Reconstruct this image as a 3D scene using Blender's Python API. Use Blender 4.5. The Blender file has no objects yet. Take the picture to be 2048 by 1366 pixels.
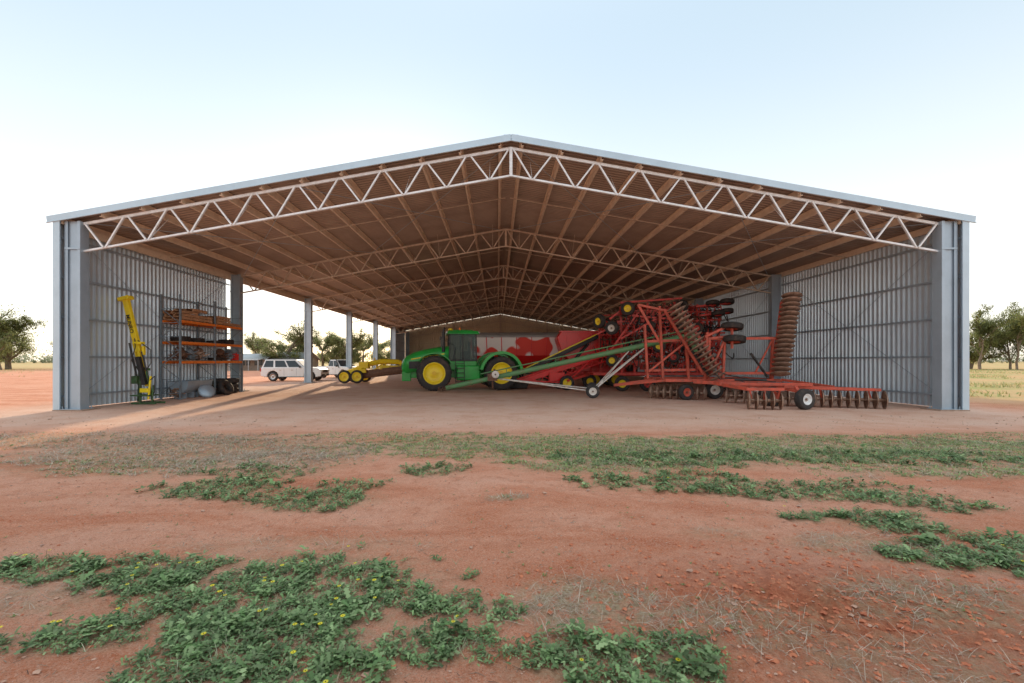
import bpy, math, random
import numpy as np
from mathutils import Vector, Matrix, noise
random.seed(7); rng=np.random.default_rng(7)
V=Vector
scene=bpy.context.scene
COL=scene.collection
rad=math.radians
# ---------------------------------------------------------------- materials
def mat(name,c,rough=.6,metal=0.0,c2=None,scale=4.0,lo=.42,hi=.66,bump=0.0,bscale=40,spec=.5,detail=6,trans=0):
    m=bpy.data.materials.new(name); m.use_nodes=True
    nt=m.node_tree; b=nt.nodes['Principled BSDF']
    b.inputs['Roughness'].default_value=rough; b.inputs['Metallic'].default_value=metal
    b.inputs['Specular IOR Level'].default_value=spec
    tc=nt.nodes.new('ShaderNodeTexCoord'); n=nt.nodes.new('ShaderNodeTexNoise')
    n.inputs['Scale'].default_value=scale; n.inputs['Detail'].default_value=detail
    n.inputs['Roughness'].default_value=.65
    nt.links.new(tc.outputs['Object'],n.inputs['Vector'])
    r=nt.nodes.new('ShaderNodeValToRGB'); r.color_ramp.elements[0].position=lo; r.color_ramp.elements[1].position=hi
    if c2 is None: c2=tuple(x*.65 for x in c)
    r.color_ramp.elements[0].color=(*c,1); r.color_ramp.elements[1].color=(*c2,1)
    nt.links.new(n.outputs['Fac'],r.inputs['Fac']); nt.links.new(r.outputs['Color'],b.inputs['Base Color'])
    if bump:
        n2=nt.nodes.new('ShaderNodeTexNoise'); n2.inputs['Scale'].default_value=bscale; n2.inputs['Detail'].default_value=5
        nt.links.new(tc.outputs['Object'],n2.inputs['Vector'])
        bp=nt.nodes.new('ShaderNodeBump'); bp.inputs['Strength'].default_value=bump; bp.inputs['Distance'].default_value=.02
        nt.links.new(n2.outputs['Fac'],bp.inputs['Height']); nt.links.new(bp.outputs['Normal'],b.inputs['Normal'])
    return m
M={}
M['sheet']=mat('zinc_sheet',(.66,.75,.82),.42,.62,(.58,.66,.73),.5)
M['backsheet']=mat('back_sheet_bounce',(.80,.68,.50),.5,.15,(.70,.58,.42),.5)  # metal cladding with warm bounced light put into its colour
M['roofsheet']=mat('roof_sheet_bounce',(.42,.32,.255),.42,.5,(.34,.255,.205),.8)  # brown reflection of the red earth below, painted into the sheet colour
M['galv']=mat('galvanised',(.42,.51,.59),.40,.4,(.37,.45,.52),1.6)
M['flash']=mat('flashing',(.54,.67,.76),.4,.25,(.48,.60,.68),1.0)
M['purlin']=mat('purlin_galv_bounce',(.82,.67,.52),.5,.1,(.70,.55,.42),3)  # galvanised steel, lightened and warmed: reflected ground light is in the colour
M['trussin']=mat('truss_galv_shaded',(.68,.57,.46),.5,.2,(.52,.41,.32),5)  # shaded inner copy of the truss steel, warm bounce painted in
M['web']=mat('web_galv_lit',(.84,.85,.86),.42,.2,(.68,.66,.64),5)  # sky-lit copy of the truss steel, for the front frame
M['concrete']=mat('concrete',(.40,.28,.21),.9,0,(.30,.19,.13),6,bump=.4)
M['rubber']=mat('rubber',(.035,.031,.030),.8,0,(.12,.08,.06),5,.48,.75)
M['yellow']=mat('yellow_rim',(.95,.72,.02),.4,0,(.85,.58,.03),3)
M['yellowold']=mat('yellow_old_paint',(.90,.56,.02),.45,0,(.62,.33,.03),4,.5,.8)
M['green']=mat('green_paint',(.025,.40,.06),.28,0,(.03,.30,.05),2)
M['greenold']=mat('green_faded',(.12,.31,.13),.55,0,(.18,.23,.11),3)
M['greendark']=mat('green_greasy',(.06,.15,.05),.5,0,(.05,.04,.03),7)
M['red']=mat('red_paint',(.78,.018,.018),.3,0,(.64,.025,.02),1.5)
M['reddeep']=mat('red_seeder',(.66,.05,.035),.45,0,(.36,.04,.03),4)
M['redold']=mat('red_faded',(.64,.10,.055),.55,0,(.36,.08,.05),5)
M['rust']=mat('rusty_steel',(.24,.12,.075),.7,.3,(.12,.07,.05),9,bump=.3)
M['discsteel']=mat('disc_steel',(.46,.31,.23),.45,.4,(.24,.14,.10),6)
M['black']=mat('black_paint',(.02,.02,.021),.5,0,(.05,.04,.035),4)
M['glass']=mat('dark_glass',(.04,.05,.055),.1,0,(.05,.06,.065),1,spec=.5)
M['white']=mat('white_paint',(.84,.84,.83),.3,0,(.78,.76,.73),1.5)
M['whiteold']=mat('white_old',(.78,.74,.68),.5,0,(.62,.50,.42),5)
M['lamp']=mat('lamp_lens',(.75,.75,.72),.15)
M['tail']=mat('tail_lens',(.5,.02,.01),.25)
M['chrome']=mat('chrome',(.6,.6,.6),.2,.9)
M['mottle']=mat('mottled_red_white',(.80,.04,.02),.5,0,(.92,.84,.80),.62,.44,.47,detail=1)
M['orange']=mat('orange_beam',(.90,.22,.03),.5,0,(.70,.18,.03),5)
M['blue']=mat('rack_upright',(.24,.30,.35),.5,.2,(.19,.21,.23),5)
M['wood']=mat('pallet_wood',(.56,.31,.17),.8,0,(.36,.19,.10),6,bump=.3)
M['bark']=mat('bark',(.26,.20,.15),.9,0,(.15,.11,.08),3,bump=.5,bscale=8)
M['tarp']=mat('grey_tarp',(.36,.34,.33),.7,0,(.30,.27,.25),2)
M['roofgrey']=mat('house_roof',(.45,.47,.48),.5,.2,(.37,.39,.40),1)
M['housewall']=mat('house_wall',(.33,.28,.23),.8,0,(.28,.23,.19),2)
M['stone']=mat('stone',(.55,.33,.23),.85,0,(.36,.23,.17),9)
# ---------------------------------------------------------------- mesh builder
def basis(d,up=V((0,0,1))):
    d=d.normalized()
    if abs(d.dot(up))>.98: up=V((0,1,0)) if abs(d.y)<.9 else V((1,0,0))
    s=d.cross(up).normalized(); u=s.cross(d).normalized()
    return d,s,u
class MB:
    def __init__(s): s.v=[];s.f=[];s.m=[];s.s=[]
    def add(s,vs,fs,m=0,sm=False):
        o=len(s.v); s.v+= [tuple(p) for p in vs]
        for f in fs: s.f.append([i+o for i in f]); s.m.append(m); s.s.append(sm)
        return s
    def box(s,c,sz,m=0,R=None,tx=1,ty=1):
        c=V(c); x,y,z=[a/2 for a in sz]
        vs=[V((-x,-y,-z)),V((x,-y,-z)),V((x,y,-z)),V((-x,y,-z)),V((-x*tx,-y*ty,z)),V((x*tx,-y*ty,z)),V((x*tx,y*ty,z)),V((-x*tx,y*ty,z))]
        if R is not None: vs=[R@p for p in vs]
        return s.add([p+c for p in vs],[(0,3,2,1),(4,5,6,7),(0,1,5,4),(1,2,6,5),(2,3,7,6),(3,0,4,7)],m)
    def beam(s,a,b,w,h,m=0,up=V((0,0,1))):
        a=V(a);b=V(b); d,sd,u=basis(b-a,up)
        q=[sd*w/2+u*h/2,-sd*w/2+u*h/2,-sd*w/2-u*h/2,sd*w/2-u*h/2]
        return s.add([a+p for p in q]+[b+p for p in q],[(0,1,2,3),(7,6,5,4),(0,4,5,1),(1,5,6,2),(2,6,7,3),(3,7,4,0)],m)
    def tube(s,a,b,r,m=0,n=8,r2=None,cap=True):
        a=V(a);b=V(b); r2=r if r2 is None else r2; d,sd,u=basis(b-a)
        vs=[];fs=[]
        for i in range(n):
            t=2*math.pi*i/n; k=sd*math.cos(t)+u*math.sin(t); vs+= [a+k*r,b+k*r2]
        for i in range(n):
            j=(i+1)%n; fs.append((2*i,2*j,2*j+1,2*i+1))
        s.add(vs,fs,m,True)
        if cap: s.add([a+(sd*math.cos(2*math.pi*i/n)+u*math.sin(2*math.pi*i/n))*r for i in range(n)],[tuple(range(n))],m); s.add([b+(sd*math.cos(2*math.pi*i/n)+u*math.sin(2*math.pi*i/n))*r2 for i in range(n)],[tuple(range(n))[::-1]],m)
        return s
    def path(s,pts,r,m=0,n=6,r2=None):
        k=len(pts)-1; r2=r if r2 is None else r2
        for i in range(k): s.tube(pts[i],pts[i+1],r+(r2-r)*i/k,m,n,r+(r2-r)*(i+1)/k,cap=(i in(0,k-1)))
        return s
    def lathe(s,prof,c,ax,m=0,n=24,sm=True):
        c=V(c); d,sd,u=basis(V(ax)); vs=[];fs=[];k=len(prof)
        for i in range(n):
            t=2*math.pi*i/n; q=sd*math.cos(t)+u*math.sin(t)
            for r,h in prof: vs.append(c+q*r+d*h)
        for i in range(n):
            j=(i+1)%n
            for a in range(k-1): fs.append((i*k+a,j*k+a,j*k+a+1,i*k+a+1))
        return s.add(vs,fs,m,sm)
    def prism(s,poly,c,u,v,th,m=0,sm=False):
        c=V(c);u=V(u);v=V(v);n=u.cross(v).normalized(); k=len(poly)
        A=[c+u*p[0]+v*p[1]-n*th/2 for p in poly]; B=[c+u*p[0]+v*p[1]+n*th/2 for p in poly]
        fs=[tuple(range(k))[::-1],tuple(range(k,2*k))]+[(i,(i+1)%k,k+(i+1)%k,k+i) for i in range(k)]
        return s.add(A+B,fs,m,sm)
    def disc(s,c,ax,R,dish=.06,th=.008,m=0,n=20):
        prof=[(0,dish),(R*.35,dish*.85),(R*.7,dish*.45),(R,0),(R,-th),(R*.7,dish*.45-th),(R*.35,dish*.85-th),(0,dish-th)]
        return s.lathe(prof,c,ax,m,n)
    def mesh(s,name,mats):
        me=bpy.data.meshes.new(name); me.from_pydata(s.v,[],s.f)
        for k in mats: me.materials.append(M[k])
        me.polygons.foreach_set('material_index',s.m); me.polygons.foreach_set('use_smooth',s.s); me.update()
        return me
def thing(name,label,cat,loc=(0,0,0),rz=0,group=None):
    o=bpy.data.objects.new(name,None); o.empty_display_size=.3; COL.objects.link(o)
    o.location=loc; o.rotation_euler=(0,0,rz); o['label']=label; o['category']=cat
    if group:o['group']=group
    return o
def part(par,name,mb,mats,bevel=0,label=None,loc=None):
    me=mb.mesh(name,mats) if isinstance(mb,MB) else mb
    o=bpy.data.objects.new(name,me); COL.objects.link(o); o.parent=par
    if loc: o.location=loc
    if bevel:
        b=o.modifiers.new('bevel','BEVEL'); b.width=bevel; b.segments=2; b.limit_method='ANGLE'; b.angle_limit=rad(40)
    if label:o['label']=label
    return o
def single(name,mb,mats,label,cat,loc=(0,0,0),rz=0,bevel=0,group=None):
    o=part(None,name,mb,mats,bevel); o.location=loc; o.rotation_euler=(0,0,rz); o['label']=label;o['category']=cat
    if group:o['group']=group
    return o
def lettering(par,txt,size,mt,mtx,name='lettering'):
    cu=bpy.data.curves.new('t','FONT'); cu.body=txt; cu.size=size; cu.extrude=.003; cu.align_x='CENTER'; cu.align_y='CENTER'; cu.offset=size*.012
    t=bpy.data.objects.new('t',cu); COL.objects.link(t); dg=bpy.context.evaluated_depsgraph_get()
    me=bpy.data.meshes.new_from_object(t.evaluated_get(dg)); bpy.data.objects.remove(t)
    me.materials.clear(); me.materials.append(M[mt])
    o=bpy.data.objects.new(name,me); COL.objects.link(o); o.parent=par; o.matrix_local=mtx
    return o
WC={}
def wheel(par,pos,ax,R,W,rim,rimmat='yellow',lugs=0):
    key=(R,W,rim,rimmat,lugs)
    if key not in WC:
        Y=V((0,1,0)); t=MB()
        t.lathe([(rim*.96,-W*.40),(rim*1.05,-W*.46),(R*.86,-W*.5),(R*.95,-W*.44),(R*.975,-W*.25),(R*.98,0),(R*.975,W*.25),(R*.95,W*.44),(R*.86,W*.5),(rim*1.05,W*.46),(rim*.96,W*.40)],(0,0,0),Y,0,32)
        for i in range(lugs):
            for sd in (-1,1):
                a=2*math.pi*(i+(.5 if sd>0 else 0))/lugs; a2=a+.16*6.28/ (lugs*.32)*.5
                p=V((math.cos(a)*R,.0,math.sin(a)*R)); q=V((math.cos(a2)*R*.965,sd*W*.49,math.sin(a2)*R*.965))
                t.beam(p*.99,q,.05*R,.05*R,0,up=V((math.cos(a),0,math.sin(a))))
        if not lugs:
            for yy in (-.2,0,.2): t.lathe([(R*.978,W*yy-.008),(R,W*yy-.006),(R,W*yy+.03),(R*.978,W*yy+.034)],(0,0,0),Y,0,32)
        r=MB(); d=W*.2
        r.lathe([(0,-d),(rim*.30,-d),(rim*.42,-d*.8),(rim*.78,-d*.9),(rim*.88,-W*.28),(rim*.93,-W*.40),(rim*1.03,-W*.45),(rim*1.03,-W*.40),(rim*.97,0),(rim*1.03,W*.40),(rim*1.03,W*.45),(rim*.93,W*.40),(rim*.88,W*.28),(rim*.78,d*.9),(rim*.42,d*.8),(rim*.30,d),(0,d)],(0,0,0),Y,0,28)
        h=MB(); h.tube((0,-d-W*.10,0),(0,d+W*.10,0),rim*.2,0,12)
        for i in range(8):
            a=i*math.pi/4
            for sd in(-1,1): h.tube((math.cos(a)*rim*.32,sd*d*.8,math.sin(a)*rim*.32),(math.cos(a)*rim*.32,sd*(d+.03),math.sin(a)*rim*.32),rim*.035,0,6)
        WC[key]=(t.mesh('tyre',['rubber']),r.mesh('rim',[rimmat]),h.mesh('wheel',['rust' if rimmat!='yellow' else 'yellowold']))
    t,r,h=WC[key]
    w=part(par,'wheel',h,None); w.matrix_local=Matrix.Translation(pos)@V((0,1,0)).rotation_difference(V(ax).normalized()).to_matrix().to_4x4()
    part(w,'tyre',t,None); part(w,'rim',r,None)
    return w
# ---------------------------------------------------------------- camera, sun, sky
cam=bpy.data.cameras.new('camera'); co=bpy.data.objects.new('camera',cam); COL.objects.link(co)
co.location=(0,0,1.68); co.rotation_euler=(rad(90),0,0); cam.sensor_width=36; cam.lens=36*857/2048
cam.shift_x=.0142; cam.shift_y=.019; cam.clip_end=4000; cam.clip_start=.05; scene.camera=co
AZ,EL=rad(-13),rad(14)
sd=V((math.sin(AZ)*math.cos(EL),math.cos(AZ)*math.cos(EL),math.sin(EL)))
sl=bpy.data.lights.new('sun','SUN'); sl.energy=5.0; sl.angle=rad(.8); sl.color=(1,.76,.50)
so=bpy.data.objects.new('sun',sl); COL.objects.link(so); so.rotation_euler=sd.to_track_quat('Z','Y').to_euler(); so.location=(0,0,30)
w=bpy.data.worlds.new('World'); scene.world=w; w.use_nodes=True; nt=w.node_tree
sk=nt.nodes.new('ShaderNodeTexSky'); sk.sky_type='NISHITA'; sk.sun_disc=False; sk.sun_elevation=EL; sk.sun_rotation=AZ
sk.air_density=1.0; sk.dust_density=.6; sk.ozone_density=1.5
bg=nt.nodes['Background']; nt.links.new(sk.outputs[0],bg.inputs[0]); bg.inputs[1].default_value=.05
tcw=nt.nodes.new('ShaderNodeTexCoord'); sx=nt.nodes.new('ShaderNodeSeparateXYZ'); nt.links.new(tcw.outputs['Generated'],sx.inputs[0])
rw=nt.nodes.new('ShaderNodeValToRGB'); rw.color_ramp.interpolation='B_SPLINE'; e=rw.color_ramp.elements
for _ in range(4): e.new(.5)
for i,(p,c) in enumerate([(0,(.80,.735,.66)),(.14,(.76,.74,.70)),(.33,(.56,.60,.615)),(.58,(.34,.44,.505)),(.76,(.48,.55,.61)),(1,(1,1,1))]): e[i].position=p; e[i].color=(*c,1)  # ramp turns white overhead, out of view: added fill for the shaded ground
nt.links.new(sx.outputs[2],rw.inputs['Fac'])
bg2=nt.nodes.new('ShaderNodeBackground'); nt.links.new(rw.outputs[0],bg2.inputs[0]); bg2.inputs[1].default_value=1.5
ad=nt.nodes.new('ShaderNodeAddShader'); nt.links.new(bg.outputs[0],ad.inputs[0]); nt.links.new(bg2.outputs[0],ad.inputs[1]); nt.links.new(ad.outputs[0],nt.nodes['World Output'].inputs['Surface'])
scene.view_settings.view_transform='Standard'; scene.view_settings.look='None'; scene.view_settings.exposure=0
# ---------------------------------------------------------------- ground
PATCH=[(-1.5,3.12,1.15,.60,'w',1),(-1.3,2.4,.72,.48,'w',1),(-2.75,3.35,.5,.32,'w',.9),(-3.67,3.4,.45,.22,'w',.9),(-2.5,2.63,.36,.17,'w',.9),
(-3.0,2.5,.2,.14,'w',.8),(-.33,2.95,.25,.17,'w',.8),(.03,2.86,.2,.14,'w',.9),(-.4,2.56,.38,.18,'w',.9),(.67,2.38,.6,.27,'w',1),
(4.0,3.66,.85,.28,'w',.9),(4.1,4.46,.6,.34,'w',.8),(4.7,3.97,.6,.14,'w',.8),(3.35,4.65,.35,.18,'w',.8),(5.2,4.9,.6,.17,'w',.7),(4.4,3.3,.35,.14,'w',.7),
(2.4,5.95,1.3,.42,'w',.8),(3.9,5.6,1.4,.40,'w',.8),(4.9,5.2,.7,.28,'w',.8),(-2.3,5.2,.85,.42,'w',.9),(-3.7,5.7,.85,.5,'w',.9),(-3.6,6.5,1.1,.4,'w',.6),(-1.0,6.6,.55,.38,'w',.8),(-2.0,5.8,.6,.25,'w',.6),
(0.5,8.6,3.6,1.3,'g',.9),(3.0,8.0,3.4,1.2,'g',1.1),(6.6,8.5,4.2,1.2,'g',1.1),(7.2,6.7,2.2,.55,'g',1),(10.8,8.0,3.6,1.1,'g',1),(1.8,6.9,1.5,.55,'g',1),(3.0,7.4,2.2,.6,'w',.7),(6.5,7.5,2.2,.6,'w',.7),(11.5,9.2,3.5,.8,'g',.6),(-2.5,9.7,2.2,.5,'g',.5),(9.5,7.2,1.8,.4,'w',.6),
(-5.5,8.0,3.2,1.6,'d',.9),(-8.5,9.2,3.4,1.0,'d',.6),(-3.8,7.2,1.5,.8,'d',.7),(-6.0,6.9,1.4,.5,'g',.4),(2.2,4.2,.4,.15,'d',.3),(-1.5,8.2,2.0,.8,'g',.45),
(.64,2.95,.55,.35,'d',1),(1.5,2.75,.7,.28,'d',.8),(3.0,3.0,.7,.35,'d',.9),(2.3,2.35,.7,.25,'d',.6),(3.3,3.9,.6,.25,'d',.7),(-3.2,3.0,.5,.2,'d',.5),(.1,5.3,.25,.12,'d',.8),(5.2,6.2,.4,.1,'d',.7),(-1.8,3.9,1.2,.2,'d',.3)]
def clodmask(x,y): return np.exp(-(((x-2.3)/1.5)**2+((y-2.9)/.75)**2))
def rut(x,y):
    r=0
    for c in (0,1.75):
        d=y-(4.55+c*.62+.10*x+.012*x*x); r=max(r,math.exp(-(d/.11)**2)); 
        d2=y-(6.3+c*.9-.06*x); r=max(r,.7*math.exp(-(d2/.14)**2))
    return r
def hgt(x,y):
    if y>13 or y<0: return 0.0
    f=max(0,min(1,(13-y)/4))
    h=.028*noise.noise(V((x*.9,y*.9,0)))+.015*noise.noise(V((x*4,y*4,3)))+.010*noise.noise(V((x*13,y*13,5)))
    h-=.03*max(0,noise.noise(V((x*2.6+3,y*2.6,7)))-.2)
    h-=.014*rut(x,y)*(.6+noise.noise(V((x*3,y*3,2))))
    c=float(clodmask(x,y))
    if c>.03: h+=c*(.06*abs(noise.noise(V((x*6,y*6,9))))+.03*noise.noise(V((x*15,y*15,2))))
    return h*f
def axis(lo,hi,st,lim0,lim1,g):
    a=list(np.arange(lo,hi,st)); s=st;p=a[-1]
    while p<lim1: s=s*g;p+=s;a.append(p)
    s=st;p=lo;b=[]
    while p>lim0: s=s*g;p-=s;b.append(p)
    return np.array(b[::-1]+a)
gx=axis(-4.2,4.8,.026,-1800,1800,1.045); gy=axis(2.0,5.6,.024,-120,2500,1.04)
X,Y=np.meshgrid(gx,gy); nx,ny=len(gx),len(gy)
Z=np.zeros(X.size); xf=X.ravel(); yf=Y.ravel()
for i in np.nonzero((yf>0)&(yf<13)&(np.abs(xf)<16))[0]: Z[i]=hgt(xf[i],yf[i])
idx=np.arange(nx*ny).reshape(ny,nx)
quads=np.stack([idx[:-1,:-1],idx[:-1,1:],idx[1:,1:],idx[1:,:-1]],-1).reshape(-1,4)
def npmesh(name,verts,quads,cols=None,cname='col',k=4,smooth=False):
    me=bpy.data.meshes.new(name); me.vertices.add(len(verts)); me.vertices.foreach_set('co',np.asarray(verts,dtype=np.float32).ravel())
    n=len(quads); me.loops.add(n*k); me.loops.foreach_set('vertex_index',np.asarray(quads,dtype=np.int32).ravel())
    me.polygons.add(n); me.polygons.foreach_set('loop_start',np.arange(0,n*k,k,dtype=np.int32)); me.polygons.foreach_set('loop_total',np.full(n,k,dtype=np.int32))
    if smooth: me.polygons.foreach_set('use_smooth',np.ones(n,dtype=bool))
    me.update(calc_edges=True)
    if cols is not None:
        a=me.color_attributes.new(cname,'FLOAT_COLOR','POINT'); a.data.foreach_set('color',np.asarray(cols,dtype=np.float32).ravel())
    return me
veg=np.zeros(xf.size)
for (px,py,rx,ry,k,d) in PATCH:
    q=((xf-px)/(rx*1.1))**2+((yf-py)/(ry*1.15))**2
    veg=np.maximum(veg,min(d,1)*(.75 if k=='w' else 1)*np.clip(1.25-q,0,1))
def sm(a,b,x): t=np.clip((x-a)/(b-a),0,1); return t*t*(3-2*t)
grav=sm(9.2,11.8,yf)*(1-sm(62,80,yf)); grav*= (1-sm(15.5,19,np.abs(xf)))
padd=np.maximum(sm(60,110,yf),sm(17,23,xf)*.9*sm(12,20,yf)); padd=np.maximum(padd,sm(60,110,-xf)*.8*(yf>12))
cols=np.stack([veg,grav,padd,clodmask(xf,yf)],1)
gme=npmesh('ground',np.stack([xf,yf,Z],1),quads,cols,'mask',smooth=True)
g=bpy.data.objects.new('ground',gme); COL.objects.link(g); g['kind']='structure'
m=bpy.data.materials.new('red_soil'); m.use_nodes=True; nt=m.node_tree; B=nt.nodes['Principled BSDF']; L=nt.links.new
B.inputs['Roughness'].default_value=.95; B.inputs['Specular IOR Level'].default_value=.1
tc=nt.nodes.new('ShaderNodeTexCoord'); at=nt.nodes.new('ShaderNodeVertexColor'); at.layer_name='mask'
sp=nt.nodes.new('ShaderNodeSeparateColor'); L(at.outputs['Color'],sp.inputs[0])
def nz(scale,det=6,ro=.6,dist=0,vec=None):
    n=nt.nodes.new('ShaderNodeTexNoise'); n.inputs['Scale'].default_value=scale;n.inputs['Detail'].default_value=det;n.inputs['Roughness'].default_value=ro;n.inputs['Distortion'].default_value=dist
    L(vec if vec else tc.outputs['Object'],n.inputs['Vector']); return n.outputs['Fac']
def ramp(f,stops):
    r=nt.nodes.new('ShaderNodeValToRGB'); e=r.color_ramp.elements
    while len(e)<len(stops): e.new(.5)
    for i,(p,c) in enumerate(stops): e[i].position=p; e[i].color=(*c,1) if len(c)==3 else c
    L(f,r.inputs['Fac']); return r.outputs['Color']
def mix(f,a,b,mode='MIX'):
    x=nt.nodes.new('ShaderNodeMix'); x.data_type='RGBA'; x.blend_type=mode
    if isinstance(f,float): x.inputs[0].default_value=f
    else: L(f,x.inputs[0])
    for s,v in ((6,a),(7,b)):
        if isinstance(v,tuple): x.inputs[s].default_value=(*v,1)
        else: L(v,x.inputs[s])
    return x.outputs[2]
def mth(op,a,b):
    x=nt.nodes.new('ShaderNodeMath'); x.operation=op; x.use_clamp=True
    for i,v in enumerate((a,b)):
        if isinstance(v,(float,int)): x.inputs[i].default_value=v
        else: L(v,x.inputs[i])
    return x.outputs[0]
mp=nt.nodes.new('ShaderNodeMapping'); mp.inputs['Scale'].default_value=(.45,1.3,1); mp.inputs['Rotation'].default_value=(0,0,rad(-8)); L(tc.outputs['Object'],mp.inputs['Vector'])
base=ramp(nz(.75,7,.62,.6,mp.outputs[0]),[(.32,(.48,.115,.045)),(.42,(.64,.22,.11)),(.54,(.74,.335,.21)),(.72,(.78,.42,.30))])
base=mix(ramp(nz(4,9,.75),[(.50,(0,0,0)),(.66,(.75,.75,.75))]),base,(.52,.16,.07))
base=mix(ramp(nz(55,5,.75),[(.42,(0,0,0)),(.60,(.5,.5,.5))]),base,(.82,.52,.38))
base=mix(ramp(nz(120,3,.75),[(.54,(0,0,0)),(.66,(.9,.9,.9))]),base,(.36,.125,.065))
base=mix(ramp(nz(85,3,.7),[(.62,(0,0,0)),(.70,(.8,.8,.8))]),base,(.88,.72,.60))
cl=mth('MULTIPLY',at.outputs['Alpha'],.95)
base=mix(cl,base,ramp(nz(12,9,.8),[(.32,(.24,.055,.025)),(.5,(.48,.145,.07)),(.66,(.68,.28,.15))]))
grc=ramp(nz(.9,9,.7),[(.32,(.64,.31,.20)),(.5,(.76,.46,.33)),(.68,(.79,.54,.42))])
grc=mix(ramp(nz(30,6,.8),[(.45,(0,0,0)),(.62,(.6,.6,.6))]),grc,(.82,.64,.53))
grc=mix(ramp(nz(18,6,.8),[(.54,(0,0,0)),(.66,(.6,.6,.6))]),grc,(.44,.22,.14))
base=mix(sp.outputs[1],base,grc)
pdc=ramp(nz(.12,8,.7),[(.35,(.66,.36,.17)),(.5,(.56,.42,.22)),(.62,(.38,.40,.15))])
base=mix(sp.outputs[2],base,pdc)
vf=mth('MULTIPLY',sp.outputs[0],ramp(nz(9,8,.75,.4),[(.38,(0,0,0)),(.56,(1,1,1))]))
vgc=ramp(nz(38,6,.8),[(.35,(.24,.17,.09)),(.52,(.42,.37,.23)),(.66,(.54,.50,.35))])
base=mix(mth('MULTIPLY',vf,.8),base,vgc)
L(base,B.inputs['Base Color'])
bp=nt.nodes.new('ShaderNodeBump'); bp.inputs['Strength'].default_value=1.0; bp.inputs['Distance'].default_value=.045
L(mth('ADD',mth('MULTIPLY',nz(20,9,.78),.6),mth('MULTIPLY',nz(110,4,.75),.35)),bp.inputs['Height']); L(bp.outputs['Normal'],B.inputs['Normal'])
gme.materials.append(m)
# ---------------------------------------------------------------- shed
CX=.46; F0=14.7; BAY=9.0; NB=6; SL=.177; RZ=9.27; HW=15.38; RE=15.63; CD=14.88; TS=14.62; FO=.25
surf=lambda dx: RZ-SL*abs(dx)
shed=thing('machinery_shed','large open-fronted galvanised steel machinery shed with corrugated cladding','shed')
def corr(mb,p0,u,L_,v,hf,n,pitch=.19,dep=.03,m=0,h0=0):
    p0=V(p0);u=V(u);v=V(v);n=V(n); pts=[]; k=int(L_/pitch)
    for i in range(k):
        b=i*pitch
        pts+=[(b,0),(b+pitch*.45,0),(b+pitch*.60,1),(b+pitch*.85,1)]
    pts.append((k*pitch,0)); vs=[];fs=[]
    for a,d in pts:
        q=p0+u*a+n*(d*dep); vs+=[q+v*h0,q+v*hf(a)]
    for i in range(len(pts)-1): fs.append((2*i,2*i+2,2*i+3,2*i+1))
    mb.add(vs,fs,m)
Yb=F0+BAY*NB
mb=MB()
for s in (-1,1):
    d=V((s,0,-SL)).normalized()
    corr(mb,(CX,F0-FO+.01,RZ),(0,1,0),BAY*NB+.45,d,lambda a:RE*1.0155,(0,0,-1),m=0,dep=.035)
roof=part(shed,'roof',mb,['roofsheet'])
mb=MB()
mb.beam((CX,F0-FO,RZ+.03),(CX,Yb+.3,RZ+.03),.5,.03)
part(roof,'ridge_cap',mb,['flash'])
for s in (-1,1):
    mb=MB(); mb.beam((CX+s*.0,F0-FO-.02,RZ-.06),(CX+s*RE,F0-FO-.02,RZ-.06-SL*RE),.03,.22)
    mb.beam((CX+s*.0,F0-FO-.035,RZ-.165),(CX+s*RE,F0-FO-.035,RZ-.165-SL*RE),.05,.03)
    part(roof,'barge_capping',mb,['flash'])
    mb=MB(); mb.box((CX+s*(HW+.14),(F0+Yb)/2,6.49),(.16,BAY*NB+.5,.14)); part(roof,'gutter',mb,['flash'],.01)
    for i in range(12):
        dx=s*(.35+i*1.35); z=surf(dx)-.135
        mb=MB(); mb.beam((CX+dx,F0-FO+.04,z),(CX+dx,Yb+.1,z),.02,.22); mb.beam((CX+dx+s*.035,F0-FO+.04,z-.11),(CX+dx+s*.035,Yb+.1,z-.11),.075,.018); mb.beam((CX+dx-s*.03,F0-FO+.04,z+.1),(CX+dx-s*.03,Yb+.1,z+.1),.07,.012)
        part(roof,'purlin',mb,['purlin'])
    for b in range(NB):
        y=F0+BAY*(b+.5); mb=MB(); mb.beam((CX+s*.1,y,RZ-.27-SL*.1),(CX+s*15.2,y,surf(15.2)-.27),.05,.03); part(roof,'bridging_bar',mb,['trussin'])
        y0=F0+BAY*b; y1=y0+BAY
        if b in (0,2,4,5):
            for (a,c) in ((14.5,7.4),(7.4,.3)):
                mb=MB(); mb.tube((CX+s*a,y0,surf(a)-.30),(CX+s*c,y1,surf(c)-.30),.012,0,6); mb.tube((CX+s*c,y0,surf(c)-.30),(CX+s*a,y1,surf(a)-.30),.012,0,6)
                part(roof,'bracing_rod',mb,['galv'])
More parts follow.
